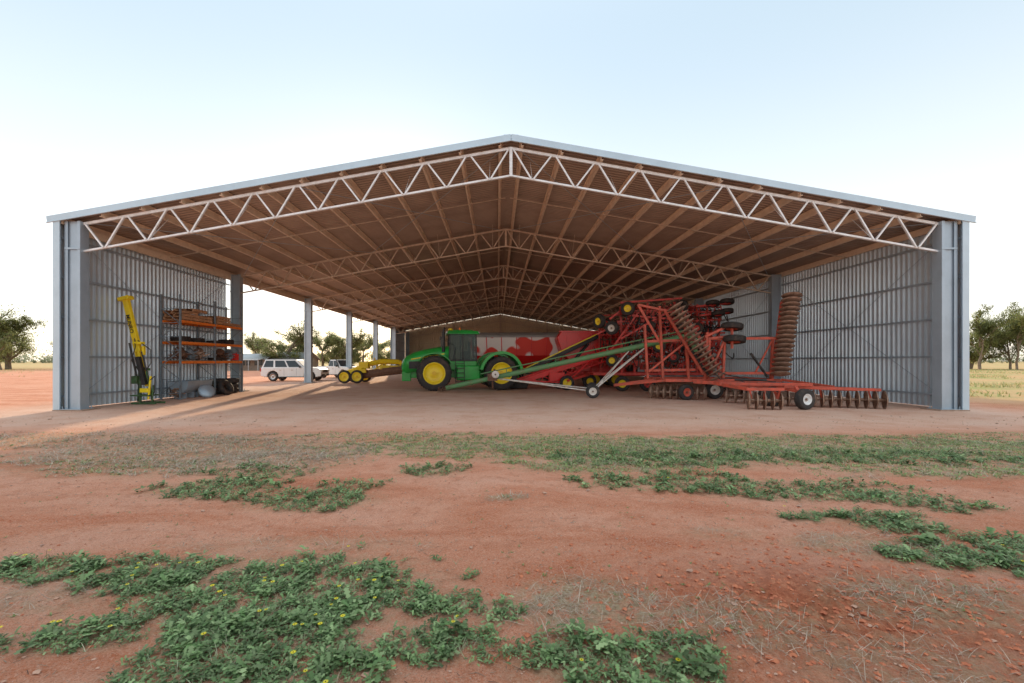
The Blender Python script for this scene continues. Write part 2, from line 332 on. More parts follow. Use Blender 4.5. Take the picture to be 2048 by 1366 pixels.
for k in range(NB+1):
    y=F0+BAY*k
    mat_=['web'] if k==0 else ['trussin']  # front truss takes the lit colour, inner trusses the shaded one
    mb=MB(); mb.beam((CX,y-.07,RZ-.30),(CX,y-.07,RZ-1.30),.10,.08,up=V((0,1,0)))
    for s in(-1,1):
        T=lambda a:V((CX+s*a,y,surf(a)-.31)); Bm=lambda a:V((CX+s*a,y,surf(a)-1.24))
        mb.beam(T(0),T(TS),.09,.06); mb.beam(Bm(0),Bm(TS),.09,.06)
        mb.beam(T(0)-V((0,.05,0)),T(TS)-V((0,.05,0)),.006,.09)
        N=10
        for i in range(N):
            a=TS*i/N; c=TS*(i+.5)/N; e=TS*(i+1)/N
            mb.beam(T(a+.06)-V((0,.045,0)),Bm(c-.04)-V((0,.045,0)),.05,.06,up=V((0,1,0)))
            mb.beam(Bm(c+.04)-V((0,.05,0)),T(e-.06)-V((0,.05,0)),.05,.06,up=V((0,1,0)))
            if i%2==0:
                mb.tube(Bm(c),(CX+s*c,y+.9,surf(c)-.22),.012,0,6)
                if k: mb.tube(Bm(c),(CX+s*c,y-.9,surf(c)-.22),.012,0,6)
        cb=MB(); cx=CX+s*CD; top=surf(CD)-.2
        # open channel section: flanges, web set back, lips
        for q_ in(-1,1):
            cb.box((cx+q_*.25,y,top/2),(.02,.32,top)); cb.box((cx+q_*.205,y-.155,top/2),(.09,.014,top))
        cb.box((cx,y+.1,top/2),(.48,.02,top)); cb.box((cx,y-.10,top/2),(.48,.02,top))
        cb.box((cx,y-.17,5.5),(.54,.012,.06)); cb.box((cx,y,.012+.03),(.7,.5,.024))
        for dx in(-.3,.3):
            for dy in(-.2,.2): cb.tube((cx+dx,y+dy,.04),(cx+dx,y+dy,.14),.015,0,6)
        c=part(shed,'column',cb,['galv'],0)
        fb=MB(); fb.box((cx,y,.0),(1.0,.7,.07)); part(c,'footing',fb,['concrete'],.01)
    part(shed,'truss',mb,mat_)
def sidewall(s,y0,y1):
    mb=MB(); x=CX+s*HW; n=(-s,0,0)
    corr(mb,(x,y0,0),(0,1,0),y1-y0,(0,0,1),lambda a:surf(HW)-.03,n,h0=.03,dep=.055,pitch=.21)
    wl=part(shed,'wall',mb,['sheet'])
    nb=int(round((y1-y0)/BAY))
    for zz in (.45,1.8,3.15,4.5,5.85):
        mb=MB(); xx=x-s*.10; mb.beam((xx,y0+.1,zz),(xx,y1-.02,zz),.07,.012); mb.beam((xx-s*.035,y0+.1,zz+.03),(xx-s*.035,y1-.02,zz+.03),.012,.06); part(wl,'girt',mb,['galv'])
    mb=MB(); mb.box((x+s*.06,(y0+y1)/2,.1),(.03,y1-y0,.12)); part(wl,'base_flashing',mb,['flash'])
    for b in range(nb):
        a=F0+round((y0-F0)/BAY+b)*BAY; mb=MB(); xx=x-s*.19
        mb.tube((xx,a+.2,.3),(xx,a+BAY-.2,6.1),.010,0,6); mb.tube((xx,a+.2,6.1),(xx,a+BAY-.2,.3),.010,0,6); part(wl,'bracing_rod',mb,['galv'])
    return wl
sidewall(-1,F0-FO+.02,F0+BAY); sidewall(-1,F0+BAY*5,Yb+.2); sidewall(1,F0-FO+.02,Yb+.2)
mb=MB(); corr(mb,(CX-HW,Yb+.25,0),(1,0,0),HW*2,(0,0,1),lambda a:surf(a-HW)-.04,(0,-1,0),h0=.03,dep=.05,pitch=.3)
bw=part(shed,'back_wall',mb,['backsheet'])
for zz in (.45,1.8,3.15,4.5,5.85,7.1):
    hw=15.2 if zz<6.4 else (RZ-zz)/SL-.5
    mb=MB(); mb.beam((CX-hw,Yb+.13,zz),(CX+hw,Yb+.13,zz),.16,.03); part(bw,'girt',mb,['trussin'])
for dx in(-7.5,0,7.5):
    mb=MB(); mb.box((CX+dx,Yb-.05,surf(dx)/2-.15),(.25,.2,surf(dx)-.3)); part(bw,'mullion',mb,['trussin'])
for s in(-1,1):
    mb=MB(); mb.box((CX+s*(HW-.06),F0-FO-.01,3.22),(.22,.03,6.42)); mb.box((CX+s*(HW+.055),F0-FO+.11,3.22),(.03,.22,6.42)); part(shed,'corner_flashing',mb,['flash'])
    mb=MB(); mb.beam((CX+s*(HW-.22),F0-.1,.05),(CX+s*(HW-.22),F0-.1,6.3),.06,.06); part(shed,'door_jamb',mb,['galv'])
mb=MB(); mb.beam((CX-15.15,F0,6.25),(CX-15.15,Yb,6.25),.08,.25); part(shed,'eave_beam',mb,['purlin'])
# ---------------------------------------------------------------- weeds (strips)
def strips(base,az,length,wid,e0,e1,prof,cols):
    N=len(base); S=len(prof)-1; verts=np.zeros((N,S+1,2,3)); p=base.copy(); sl=length/S
    side=np.stack([-np.sin(az),np.cos(az),np.zeros(N)],1)
    for i in range(S+1):
        verts[:,i,0]=p+side*(wid*prof[i]/2)[:,None]; verts[:,i,1]=p-side*(wid*prof[i]/2)[:,None]
        t=(i+.5)/S; e=e0+(e1-e0)*t
        p=p+np.stack([np.cos(e)*np.cos(az),np.cos(e)*np.sin(az),np.sin(e)],1)*sl[:,None]
    idx=np.arange(N*(S+1)*2).reshape(N,S+1,2)
    q=np.stack([idx[:,:-1,0],idx[:,:-1,1],idx[:,1:,1],idx[:,1:,0]],-1).reshape(-1,4)
    return verts.reshape(-1,3),q,np.repeat(cols,(S+1)*2,0)
def collect(parts):
    vs=[];qs=[];cs=[];o=0
    for v,q,c in parts: vs.append(v);qs.append(q+o);cs.append(c);o+=len(v)
    return np.concatenate(vs),np.concatenate(qs),np.concatenate(cs)
def leafmat(name,trans=.25,rough=.6):
    m=bpy.data.materials.new(name); m.use_nodes=True; nt=m.node_tree; b=nt.nodes['Principled BSDF']
    a=nt.nodes.new('ShaderNodeVertexColor'); a.layer_name='col'; nt.links.new(a.outputs[0],b.inputs['Base Color']); b.inputs['Roughness'].default_value=rough; b.inputs['Specular IOR Level'].default_value=.3
    if trans:
        t=nt.nodes.new('ShaderNodeBsdfTranslucent'); nt.links.new(a.outputs[0],t.inputs['Color']); mx=nt.nodes.new('ShaderNodeMixShader'); mx.inputs[0].default_value=trans
        nt.links.new(b.outputs[0],mx.inputs[1]); nt.links.new(t.outputs[0],mx.inputs[2]); nt.links.new(mx.outputs[0],nt.nodes['Material Output'].inputs['Surface'])
    return m
LM=leafmat('leaves',.22); LT=leafmat('tree_leaves',.45)
def stuff(name,parts,label=None,mt=None):
    v,q,c=collect(parts); me=npmesh(name,v,q,c); me.materials.append(mt or LM); o=bpy.data.objects.new(name,me); COL.objects.link(o); o['kind']='stuff'; o['label']=label or name; return o
def inpatch(x,y,P,th=.12):
    q=((x-P[0])/P[2])**2+((y-P[1])/P[3])**2
    n=noise.noise(V((x*2.2,y*2.6,1)))*.9+noise.noise(V((x*7,y*8,4)))*.7
    return 1-q+n>th
W=[];D=[];flowers=[]
def colr(n,a,b,v=.25):
    t=rng.random((n,1)); c=np.array(a)*(1-t)+np.array(b)*t; c=c*(1-v+2*v*rng.random((n,1))); return np.concatenate([c,np.ones((n,1))],1)
for P in PATCH:
    px,py,rx,ry,k,d=P; area=math.pi*rx*ry*1.5; near=py<4.8
    def pts(dens):
        out=[]
        for _ in range(int(area*dens*d)):
            x=px+random.uniform(-1.35,1.35)*rx; y=py+random.uniform(-1.35,1.35)*ry
            if inpatch(x,y,P): out.append((x,y,hgt(x,y)))
        return np.array(out).reshape(-1,3)
    if k=='w':
        c=pts(640 if near else 360)
        if len(c):
            nl=12 if near else 9
            b=np.repeat(c,nl,0); n=len(b); az=rng.uniform(0,6.283,n)
            # clump height varies smoothly so the mat has mounds and hollows
            hm=np.array([.75+1.1*max(0,noise.noise(V((q[0]*5,q[1]*5,6)))) for q in c])
            sc=np.repeat(rng.uniform(.6,1.3,len(c))*hm,nl)*(1 if near else 1.15)
            L_=rng.uniform(.024,.058,n)*sc; b=b+np.stack([rng.normal(0,.02,n),rng.normal(0,.02,n),rng.uniform(0,.04,n)*sc],1)
            cc=colr(n,(.12,.22,.075),(.27,.36,.17),.35)
            tone=np.repeat(rng.uniform(.6,1.35,(len(c),1)),nl,0); cc[:,:3]*=tone
            if near: prof=[.25,.4,1.0,.5,1.25,.6,1.2,.2]
            else: prof=[.35,.9,.7,1.1,.2]
            W.append(strips(b,az,L_,L_*rng.uniform(.28,.48,n),rng.uniform(.3,1.2,n),rng.uniform(-.8,.4,n),prof,cc))
            m_=rng.random(len(c))
            for q in c[m_<(.03 if (px<0 and near) else .003)]: flowers.append(q)
            g0=pts(300 if near else 90)
            if len(g0):
                b=np.repeat(g0,4,0); n=len(b); W.append(strips(b,rng.uniform(0,6.28,n),rng.uniform(.03,.085,n),rng.uniform(.002,.0045,n),rng.uniform(.4,1.5,n),rng.uniform(-.3,1,n),[1,.9,.6,.1],colr(n,(.30,.38,.20),(.54,.52,.36))))
    elif k=='g':
        c=pts(190)
        if len(c):
            nl=8; b=np.repeat(c,nl,0); n=len(b); b=b+np.stack([rng.normal(0,.035,n),rng.normal(0,.035,n),np.zeros(n)],1)
            cc=colr(n,(.22,.34,.11),(.38,.46,.20),.3); tone=np.repeat(rng.uniform(.6,1.3,(len(c),1)),nl,0); cc[:,:3]*=tone
            W.append(strips(b,rng.uniform(0,6.28,n),rng.uniform(.02,.06,n),rng.uniform(.006,.018,n),rng.uniform(.2,1.3,n),rng.uniform(-.6,.5,n),[.5,1,.8,.1],cc))
        c=pts(80)
        if len(c):
            b=np.repeat(c,7,0); n=len(b); b=b+np.stack([rng.normal(0,.04,n),rng.normal(0,.04,n),np.zeros(n)],1)
            D.append(strips(b,rng.uniform(0,6.28,n),rng.uniform(.04,.11,n),rng.uniform(.004,.008,n),rng.uniform(.1,1.2,n),rng.uniform(-.4,.6,n),[1,.9,.6,.2],colr(n,(.54,.49,.35),(.42,.36,.26))))
    else:
        near=py<4.5; c=pts(200 if near else 120)
        if len(c):
            nl=10; b=np.repeat(c,nl,0); n=len(b); b=b+np.stack([rng.normal(0,.05,n),rng.normal(0,.05,n),rng.uniform(0,.02,n)],1)
            wd=rng.uniform(.0014,.0034,n) if near else rng.uniform(.004,.009,n)
            D.append(strips(b,rng.uniform(0,6.28,n),rng.uniform(.04,.15,n),wd,rng.uniform(0,.8,n),rng.uniform(-.6,.5,n),[1,.9,.8,.3],colr(n,(.62,.54,.43),(.38,.29,.22),.3)))
        if not near:
            c=pts(60)
            if len(c):
                b=np.repeat(c,7,0); n=len(b); W.append(strips(b,rng.uniform(0,6.28,n),rng.uniform(.03,.07,n),rng.uniform(.006,.015,n),rng.uniform(.2,1.2,n),rng.uniform(-.5,.5,n),[.5,1,.7,.1],colr(n,(.26,.33,.15),(.40,.44,.26))))
c=[]
for _ in range(4200):
    y=random.uniform(2.05,11); x=random.uniform(-1.2*y-.3,1.25*y+.3); c.append((x,y,hgt(x,y)+.003))
c=np.array(c); n=len(c)
D.append(strips(c,rng.uniform(0,6.28,n),rng.uniform(.02,.08,n),rng.uniform(.0015,.005,n),rng.uniform(0,.25,n),rng.uniform(-.2,.1,n),[1,1,.9,.5],colr(n,(.46,.36,.26),(.12,.06,.04),.3)))
c=[]
for _ in range(1100):
    y=random.uniform(2.05,9); x=random.uniform(-1.2*y-.3,1.25*y+.3)
    if noise.noise(V((x*1.1,y*1.1,8)))>.12: c.append((x,y,hgt(x,y)))
c=np.array(c); b=np.repeat(c,6,0); n=len(b); W.append(strips(b,rng.uniform(0,6.28,n),rng.uniform(.012,.04,n),rng.uniform(.004,.008,n),rng.uniform(.2,1.3,n),rng.uniform(-.5,.5,n),[.4,1,.6,.1],colr(n,(.16,.26,.08),(.28,.36,.14))))
c=[]
for _ in range(9000):
    sgn=1 if random.random()<.9 else -1; y=random.uniform(20,85); x=sgn*random.uniform(19,30+y*1.0)
    if sgn<0 and x>-50: continue
    if noise.noise(V((x*.12,y*.12,3)))>-.05: c.append((x,y,0))
c=np.array(c); b=np.repeat(c,4,0); n=len(b); b=b+np.stack([rng.normal(0,.2,n),rng.normal(0,.2,n),np.zeros(n)],1)
stuff('paddock_grass',[strips(b,rng.uniform(0,6.28,n),rng.uniform(.12,.35,n),rng.uniform(.03,.07,n),rng.uniform(.7,1.5,n),rng.uniform(.1,1,n),[1,.8,.4,.1],colr(n,(.54,.46,.24),(.34,.40,.16)))],'sparse dry grass beside the shed')
stuff('weeds',W,'low green capeweed patches spreading over red soil')
stuff('dry_grass',D,'dead grey straw and dry grass litter')
fl=[]
for q in flowers:
    h=random.uniform(.05,.10); ctr=np.array(q)+np.array([random.gauss(0,.02),random.gauss(0,.02),h]); n=13
    az=np.linspace(0,6.283,n,endpoint=False); b=np.repeat(ctr[None],n,0); s_=random.uniform(.011,.018)
    fl.append(strips(b,az,np.full(n,s_),np.full(n,s_*.33),np.full(n,.35),np.full(n,.1),[.5,1,.3],np.tile([.95,.80,.05,1],(n,1))))
    b2=np.repeat(ctr[None]+[[0,0,.003]],6,0); fl.append(strips(b2,az[:6]*2,np.full(6,.004),np.full(6,.005),np.full(6,.6),np.full(6,0.),[1,1,.5],np.tile([.10,.07,.02,1],(6,1))))
    fl.append(strips(np.array([q]),np.array([0.]),np.array([h]),np.array([.003]),np.array([1.57]),np.array([1.5]),[1,1],np.array([[.12,.2,.06,1]])))
stuff('wild_flowers',fl,'small yellow daisy flowers on the weeds')
ico=[V(p).normalized() for p in [(0,0,1),(1,0,0),(0,1,0),(-1,0,0),(0,-1,0),(0,0,-1),(.7,.7,.5),(-.7,.7,.5),(-.7,-.7,.5),(.7,-.7,.5)]]
icf=[(0,1,6),(0,6,2),(0,2,7),(0,7,3),(0,3,8),(0,8,4),(0,4,9),(0,9,1),(5,6,1),(5,2,6),(5,7,2),(5,3,7),(5,8,3),(5,4,8),(5,9,4),(5,1,9)]
mb=MB()
for i in range(3400):
    y=2.05+11*random.random()**1.5; x=random.uniform(-1.2*y-.3,1.3*y+.3); s=random.choice([.003,.004,.005,.006,.008])*(1+y*.12)
    if random.random()<.03: s*=2.2
    sc=V((random.uniform(.7,1.4),random.uniform(.7,1.4),random.uniform(.4,.8)))*s; z=hgt(x,y); a=random.random()*6; R=Matrix.Rotation(a,3,'Z')
    mb.add([R@V((p.x*sc.x*random.uniform(.8,1.1),p.y*sc.y,p.z*sc.z))+V((x,y,z+sc.z*.4)) for p in ico],icf,0,False)
for i in range(5600):
    s=(.2+1.1*random.random()**3)*.02; x=random.gauss(2.4,1.1); y=random.gauss(2.9,.55)
    if i>2800: x=random.uniform(-6,9); y=random.uniform(2.05,9); s*=.6
    if y<2: continue
    z=hgt(x,y); mb.add([V((p.x*s*random.uniform(.7,1.2)+x,p.y*s+y,p.z*s*.7+z)) for p in ico],icf,1,False)
M['clod']=mat('soil_clod',(.56,.20,.10),.95,0,(.36,.10,.05),20)
o=part(None,'pebbles',mb,['stone','clod']); o['kind']='stuff'; o['label']='scattered small stones and clods'
# ---------------------------------------------------------------- trees
def make_tree(seed,H,spread,leaf=.30,nl=9000,slim=False):
    random.seed(seed); r=np.random.default_rng(seed); t=MB(); tips=[]
    def limb(p,d,L_,r0,lv):
        pts=[p]; q=V(p); dd=V(d)
        for i in range(4):
            dd=(dd+V((random.gauss(0,.13),random.gauss(0,.13),random.gauss(.03,.06)))).normalized(); q=q+dd*L_/4; pts.append(V(q))
            if lv>=1: tips.append((V(q),lv))
        t.path(pts,r0,0,7 if lv<2 else 5,r0*.45)
        if lv<2:
            for j in range(6 if lv==0 else 4):
                a=random.random()*6.28; k=random.choice(pts[2:]) if lv else pts[random.choice([1,2,3,4])]
                nd=(dd*.6+V((math.cos(a),math.sin(a),random.uniform(.0,.6)))*(.5 if slim else .9)).normalized()
                limb(k,nd,L_*random.uniform(.5,.75),r0*.5,lv+1)
    limb(V((0,0,-.1)),V((0,0,1)),H*(.30 if not slim else .55),H*.02,0)
    if slim: limb(V((0,0,H*.42)),V((0,0,1)),H*.5,H*.012,1)
    cs=np.array([list(p) for p,_ in tips])
    f=H*.93/cs[:,2].max(); cs=cs*f; t.v=[tuple(x*f for x in p) for p in t.v]; cs=cs[r.random(len(cs))<.85]
    P=[];per=max(1,nl//len(cs)); C=[]
    for c in cs:
        k=int(per*r.uniform(.3,1.7)); rr=H*.085*r.uniform(.6,1.4)*spread
        d=r.normal(0,1,(k,3)); d/=np.linalg.norm(d,axis=1)[:,None]; d*= (r.random((k,1))**.5)*rr; d[:,2]*=.7
        P.append(c+d); tone=r.uniform(.6,1.4); C.append(np.tile([[.26*tone,.29*tone,.12*tone,1]],(k,1)))
    P=np.concatenate(P);C=np.concatenate(C); n=len(P); C[:,:3]*=r.uniform(.7,1.3,(n,1))
    v,q,c=strips(P,r.uniform(0,6.28,n),r.uniform(.7,1.5,n)*leaf,r.uniform(.3,.55,n)*leaf,r.uniform(-1.3,1,n),r.uniform(-1.5,.6,n),[.3,1,.2],C)
    me=npmesh('crown',v,q,c); me.materials.append(LT); return t.mesh('trunk',['bark']),me
variants=[make_tree(11,10,1.25),make_tree(22,10,1.15),make_tree(35,10,1.35,nl=10000),make_tree(41,11,.85,slim=True,nl=5600),make_tree(52,11,.95,slim=True,nl=6000)]
random.seed(99)
def tree(x,y,h,v,group,label):
    t=thing('eucalypt_tree' if v<3 else 'pine_tree',label,'tree',(x,y,0),random.random()*6.28,group); s=h/(10 if v<3 else 11); w_=random.uniform(1.0,1.2) if v<3 else .95; t.scale=(s*w_,s*w_,s)
    part(t,'trunk',variants[v][0],None); part(t,'crown',variants[v][1],None)
lb='grey-green eucalyptus tree in the dry paddock'; gp='trees around the farm yard'
for x,y,h,v in [(-97,85,12.6,0),(-93,80,10.6,2),(-88.5,93,9.8,1),(-104,88,10.5,2),(-112,96,11,1),(-101,110,8,1),(-122,100,12,0),(-84,88,9.2,2),
    (-40,80,9.2,2),(-37.0,84,8,0),(-52,92,8.0,1),(-47,96,7,0),(-35,86,8.0,1),(-31,84,8.2,2),(-27.5,80,7.8,0),(-29,92,8,1),(-24,90,7.5,2),(-32,110,8,0),(-44,112,7,2),(-58,105,7,0),(-66,100,8,1),(-20.5,96,6.8,0),(-34,98,7,2)]:
    tree(x,y,h,v,gp,lb)
for x,y,h,v in [(90,80,13,3),(93.5,83,11.6,4),(97,80,13.4,3),(100.5,84,12.4,4),(88.5,92,9.5,3),(104,82,13,4),(99,90,11,2),(96,92,9,1),(113,80,13,3),(119,88,12,4),(126,86,12,0),(92,96,10,2)]:
    tree(x,y,h,v,'shelter belt trees','tall slender dark green tree with bare lower trunk')
rr=np.random.default_rng(5); P=[];C=[]
for i in range(620):
    x=rr.uniform(-620,620); y=rr.uniform(300,380); h=rr.uniform(4,11)
    if noise.noise(V((x*.012,0,0)))<-.12: h*=.4
    k=60; d=rr.normal(0,1,(k,3)); d/=np.linalg.norm(d,axis=1)[:,None]; d*=rr.random((k,1))**.4*np.array([h*.7,h*.5,h*.5]); P.append(np.array([x,y,h*.5])+d); t=rr.uniform(.7,1.3); C.append(np.tile([[.28*t,.32*t,.22*t,1]],(k,1)))
P=np.concatenate(P);C=np.concatenate(C);n=len(P)
stuff('distant_trees',[strips(P,rr.uniform(0,6.28,n),rr.uniform(.8,2.,n),rr.uniform(.7,1.5,n),rr.uniform(-1,1,n),rr.uniform(-1,1,n),[.4,1,.3],C)],'far tree line along the horizon',LT)
# ---------------------------------------------------------------- farmhouse
def house(x,y,rz,L_,D_,hw,hr,label,ver=True):
    h=thing('farmhouse',label,'house',(x,y,0),rz)
    mb=MB(); mb.box((0,0,hw/2),(L_,D_,hw)); 
    mb.prism([(-D_/2,0),(D_/2,0),(0,hr)],(-L_/2+.05,0,hw),(0,1,0),(0,0,1),.1); mb.prism([(-D_/2,0),(D_/2,0),(0,hr)],(L_/2-.05,0,hw),(0,1,0),(0,0,1),.1)
    part(h,'wall',mb,['housewall'])
    mb=MB()
    for s in(-1,1): mb.add([(-L_/2-.4,s*(D_/2+.4),hw-.25),(L_/2+.4,s*(D_/2+.4),hw-.25),(L_/2+.4,0,hw+hr),(-L_/2-.4,0,hw+hr),(-L_/2-.4,s*(D_/2+.4),hw-.33),(L_/2+.4,s*(D_/2+.4),hw-.33),(L_/2+.4,0,hw+hr-.08),(-L_/2-.4,0,hw+hr-.08)],[(0,1,2,3),(4,5,6,7),(0,1,5,4),(1,2,6,5),(3,0,4,7)])
    part(h,'roof',mb,['roofgrey'])
    for i in range(3):
        xx=-L_/2+L_*(i+.5)/3; mb=MB(); mb.box((xx,-D_/2-.02,1.4),(1.4,.05,1.0),0); mb.box((xx,-D_/2-.04,1.4),(.05,.05,1.0),1); part(h,'window',mb,['glass','white'])
    if ver:
        mb=MB(); mb.add([(-L_/2,-D_/2-2.4,1.9),(L_/2,-D_/2-2.4,1.9),(L_/2,-D_/2-.05,2.15),(-L_/2,-D_/2-.05,2.15)],[(0,1,2,3)]); mb.beam((-L_/2,-D_/2-2.4,1.85),(L_/2,-D_/2-2.4,1.85),.08,.12)
        for i in range(5): mb.box((-L_/2+.1+(L_-.2)*i/4,-D_/2-2.35,.92),(.1,.1,1.84))
        part(h,'verandah',mb,['roofgrey'])
house(-44.5,78,rad(4),6.5,5,2.2,.8,'small dark farm outbuilding with verandah')
house(-38.0,80,rad(-3),6.5,6,2.1,1.2,'low farmhouse with pale grey gabled roof',False)
# ---------------------------------------------------------------- cars
def quadpt(c,u,v): 
    a=c[0].lerp(c[1],u); b=c[3].lerp(c[2],u); return a.lerp(b,v)
def car(loc,rz,label,ute=False,bull=False,L_=4.95):
    c=thing('parked_car',label,'car',loc,rz); hl=L_/2; wf,wr=hl-.95,-hl+1.0; R=.39
    def arch(cx): return [(cx+.47*math.cos(a),.40+.47*math.sin(a)) for a in [rad(t) for t in (-5,20,45,70,90,110,135,160,185)]]
    poly=[(-hl+.05,.42),(wr-.55,.36)]+arch(wr)[::-1]+[(wr+.6,.34),(wf-.6,.34)]+arch(wf)[::-1]+[(hl-.1,.40),(hl,.5),(hl,.72),(hl-.06,.98),(hl-.3,1.08),(hl-1.35,1.17),(-hl+.02,1.13),(-hl,.8)]
    mb=MB(); mb.prism(poly,(0,0,0),(1,0,0),(0,0,1),1.84); body=part(c,'body',mb,['white'],.05)
    mb=MB(); mb.box((0,0,.55),(L_-.5,1.5,.42)); part(body,'underbody',mb,['black'])
    x0=-hl+.08 if not ute else -.75; x1=hl-1.35; t0=x0+(.22 if not ute else .15); t1=x1-.78; zb,zt=1.12,1.80
    b=[V((x0,-.88,zb)),V((x1,-.88,zb)),V((t1,-.70,zt)),V((t0,-.70,zt))]; e=[V((p.x,-p.y,p.z)) for p in b]
    mb=MB(); mb.add(b+e,[(0,1,2,3),(7,6,5,4),(3,2,6,7),(1,5,6,2),(0,3,7,4)]); part(c,'cabin',mb,['white'],.04)
    def pane(cs,u0,u1,v0,v1,n,nm='window'):
        mb=MB(); q=[quadpt(cs,u0,v0),quadpt(cs,u1,v0),quadpt(cs,u1,v1),quadpt(cs,u0,v1)]; n=V(n).normalized()
        mb.add([p+n*.012 for p in q]+[p-n*.01 for p in q],[(0,1,2,3),(0,4,5,1),(1,5,6,2),(2,6,7,3),(3,7,4,0)]); part(c,nm,mb,['glass'])
    us=[(.04,.27),(.32,.60),(.64,.93)] if not ute else [(.05,.46),(.52,.93)]
    for u0,u1 in us:
        pane(b,u0,u1,.08,.86,(0,-1,.25)); pane(e,u0,u1,.08,.86,(0,1,.25))
    pane([b[1],e[1],e[2],b[2]],.05,.95,.04,.93,(1,0,1),'windscreen'); pane([b[0],e[0],e[3],b[3]],.08,.92,.1,.9,(-1,0,.3))
    if ute:
        mb=MB(); mb.box((-hl+.95,0,1.145),(1.55,1.5,.03)); part(c,'tray',mb,['black'])
        mb=MB(); mb.path([(-.85,-.7,1.15),(-.8,-.65,1.7),(-.8,.65,1.7),(-.85,.7,1.15)],.035); part(c,'sports_bar',mb,['black'])
    for s in(-1,1):
        mb=MB(); mb.box((hl-.06,s*.72,.86),(.2,.34,.17)); part(c,'headlight',mb,['lamp'],.03)
        mb=MB(); mb.box((-hl+.03,s*.86,.95),(.1,.14,.3)); part(c,'tail_light',mb,['tail'],.02)
        mb=MB(); mb.box((x1-.35,s*1.02,1.2),(.12,.2,.16)); part(c,'side_mirror',mb,['black'],.03)
        for xx in(.1,-.85):
            mb=MB(); mb.box((xx,s*.925,.92),(.16,.03,.03)); part(c,'door_handle',mb,['chrome'])
        for xx in(.45,-.55,-1.35 if not ute else -.72):
            mb=MB(); mb.box((xx,s*.921,.76),(.012,.006,.62)); part(c,'door_seam',mb,['black'])
        mb=MB(); mb.box((0,s*.9,.36),(2.4,.12,.06)); part(c,'side_step',mb,['black'])
        for xx in(wf,wr): wheel(c,(xx,s*.80,R),(0,1,0),R,.26,.24,'chrome')
    mb=MB(); mb.box((hl+.0,0,.82),(.06,1.0,.2)); part(c,'grille',mb,['black'])
    mb=MB(); mb.box((hl-.02,0,.5),(.1,1.7,.16)); part(c,'bumper',mb,['black'],.02)
    mb=MB(); mb.box((hl+.04,0,.56),(.02,.38,.1)); part(c,'number_plate',mb,['white'])
    if bull:
        mb=MB(); 
        for z in(.55,.8,1.05): mb.path([(hl+.02,-.85,z-.02),(hl+.22,-.55,z),(hl+.22,.55,z),(hl+.02,.85,z-.02)],.035)
        for yy in(-.5,0,.5): mb.tube((hl+.22,yy,.45),(hl+.2,yy,1.1),.03)
        part(c,'bull_bar',mb,['black'])
        mb=MB(); mb.path([(x1-.1,-.93,1.0),(x1-.2,-.93,1.3),(x1-.75,-.80,1.85)],.04); part(c,'snorkel',mb,['black'])
    for s in(-1,1): mb=MB(); mb.beam((t0+.2,s*.6,zt+.05),(t1-.1,s*.6,zt+.05),.04,.03); part(c,'roof_rail',mb,['black'])
car((-17.1,36.3,0),rad(2),'white dual-cab four-wheel drive parked beyond the open side bays',ute=False)
car((-15.6,42.5,0),rad(-32),'white utility with black bull bar and snorkel',ute=True,bull=True)
# ---------------------------------------------------------------- tractor
T=thing('tractor','large green articulated farm tractor with yellow wheel rims','tractor',(-1.9,25.6,0),rad(190))
mb=MB(); mb.beam((3.3,0,.95),(.2,0,.95),.7,.5); mb.beam((.3,0,.9),(-3.0,0,.9),.6,.45); mb.tube((.1,0,.5),(.1,0,1.4),.22,0,16); mb.box((1.9,0,.95),(.5,1.8,.42)); mb.box((-1.9,0,.95),(.5,1.8,.42)); mb.box((3.45,0,.8),(.5,1.0,.55))
ch=part(T,'chassis',mb,['green'],.03)
hood=MB()
st=[(3.72,.30,1.20,1.52),(3.64,.44,1.05,1.76),(3.42,.54,.98,1.98),(3.05,.60,1.05,2.17),(2.4,.64,1.20,2.36),(1.6,.66,1.30,2.50),(1.0,.67,1.35,2.56)]
vs=[];fs=[]; NS=len(st)
for x,hw,z0,z1 in st: vs+=[(x,-hw,z0),(x,-hw*.98,z1-.30),(x,-hw*.80,z1-.09),(x,-hw*.38,z1),(x,hw*.38,z1),(x,hw*.80,z1-.09),(x,hw*.98,z1-.30),(x,hw,z0)]
for i in range(NS-1):
    for j in range(7): fs.append((i*8+j,i*8+j+1,i*8+8+j+1,i*8+8+j))
    fs.append((i*8+7,i*8,i*8+8,i*8+15))
fs.append(tuple(range(8))); fs.append(tuple(range(8*NS-8,8*NS))[::-1]); hood.add(vs,fs,0,True)
hd=part(T,'hood',hood,['green'])
mb=MB(); mb.box((3.73,0,1.36),(.04,.50,.28)); 
for z in np.arange(1.24,1.5,.05): mb.box((3.76,0,float(z)),(.02,.46,.016))
part(hd,'grille',mb,['black'])
for s in(-1,1):
    mb=MB()
    mb.box((3.0,s*.60,1.45),(.6,.06,.42)); 
    for i in range(7): mb.box((2.74+i*.085,s*.635,1.45),(.02,.02,.38))
    part(hd,'side_vent',mb,['black'])
    mb=MB(); mb.add([(3.2,s*.625,1.74),(1.3,s*.685,2.06),(1.3,s*.685,2.13),(3.15,s*.63,1.81)],[(0,1,2,3)]); part(hd,'stripe',mb,['yellow'])
    mb=MB(); mb.box((3.66,s*.28,1.62),(.08,.18,.09)); part(hd,'headlight',mb,['lamp'],.02)
    lettering(hd,'JOHN DEERE',.19,'yellow',Matrix.Translation((2.0,s*.69,1.80))@Matrix.Rotation(rad(180 if s>0 else 0),4,'Z')@Matrix.Rotation(rad(90),4,'X'))
cab=MB(); x0,x1,y0,zb,zt=-.55,1.02,.80,1.75,3.22
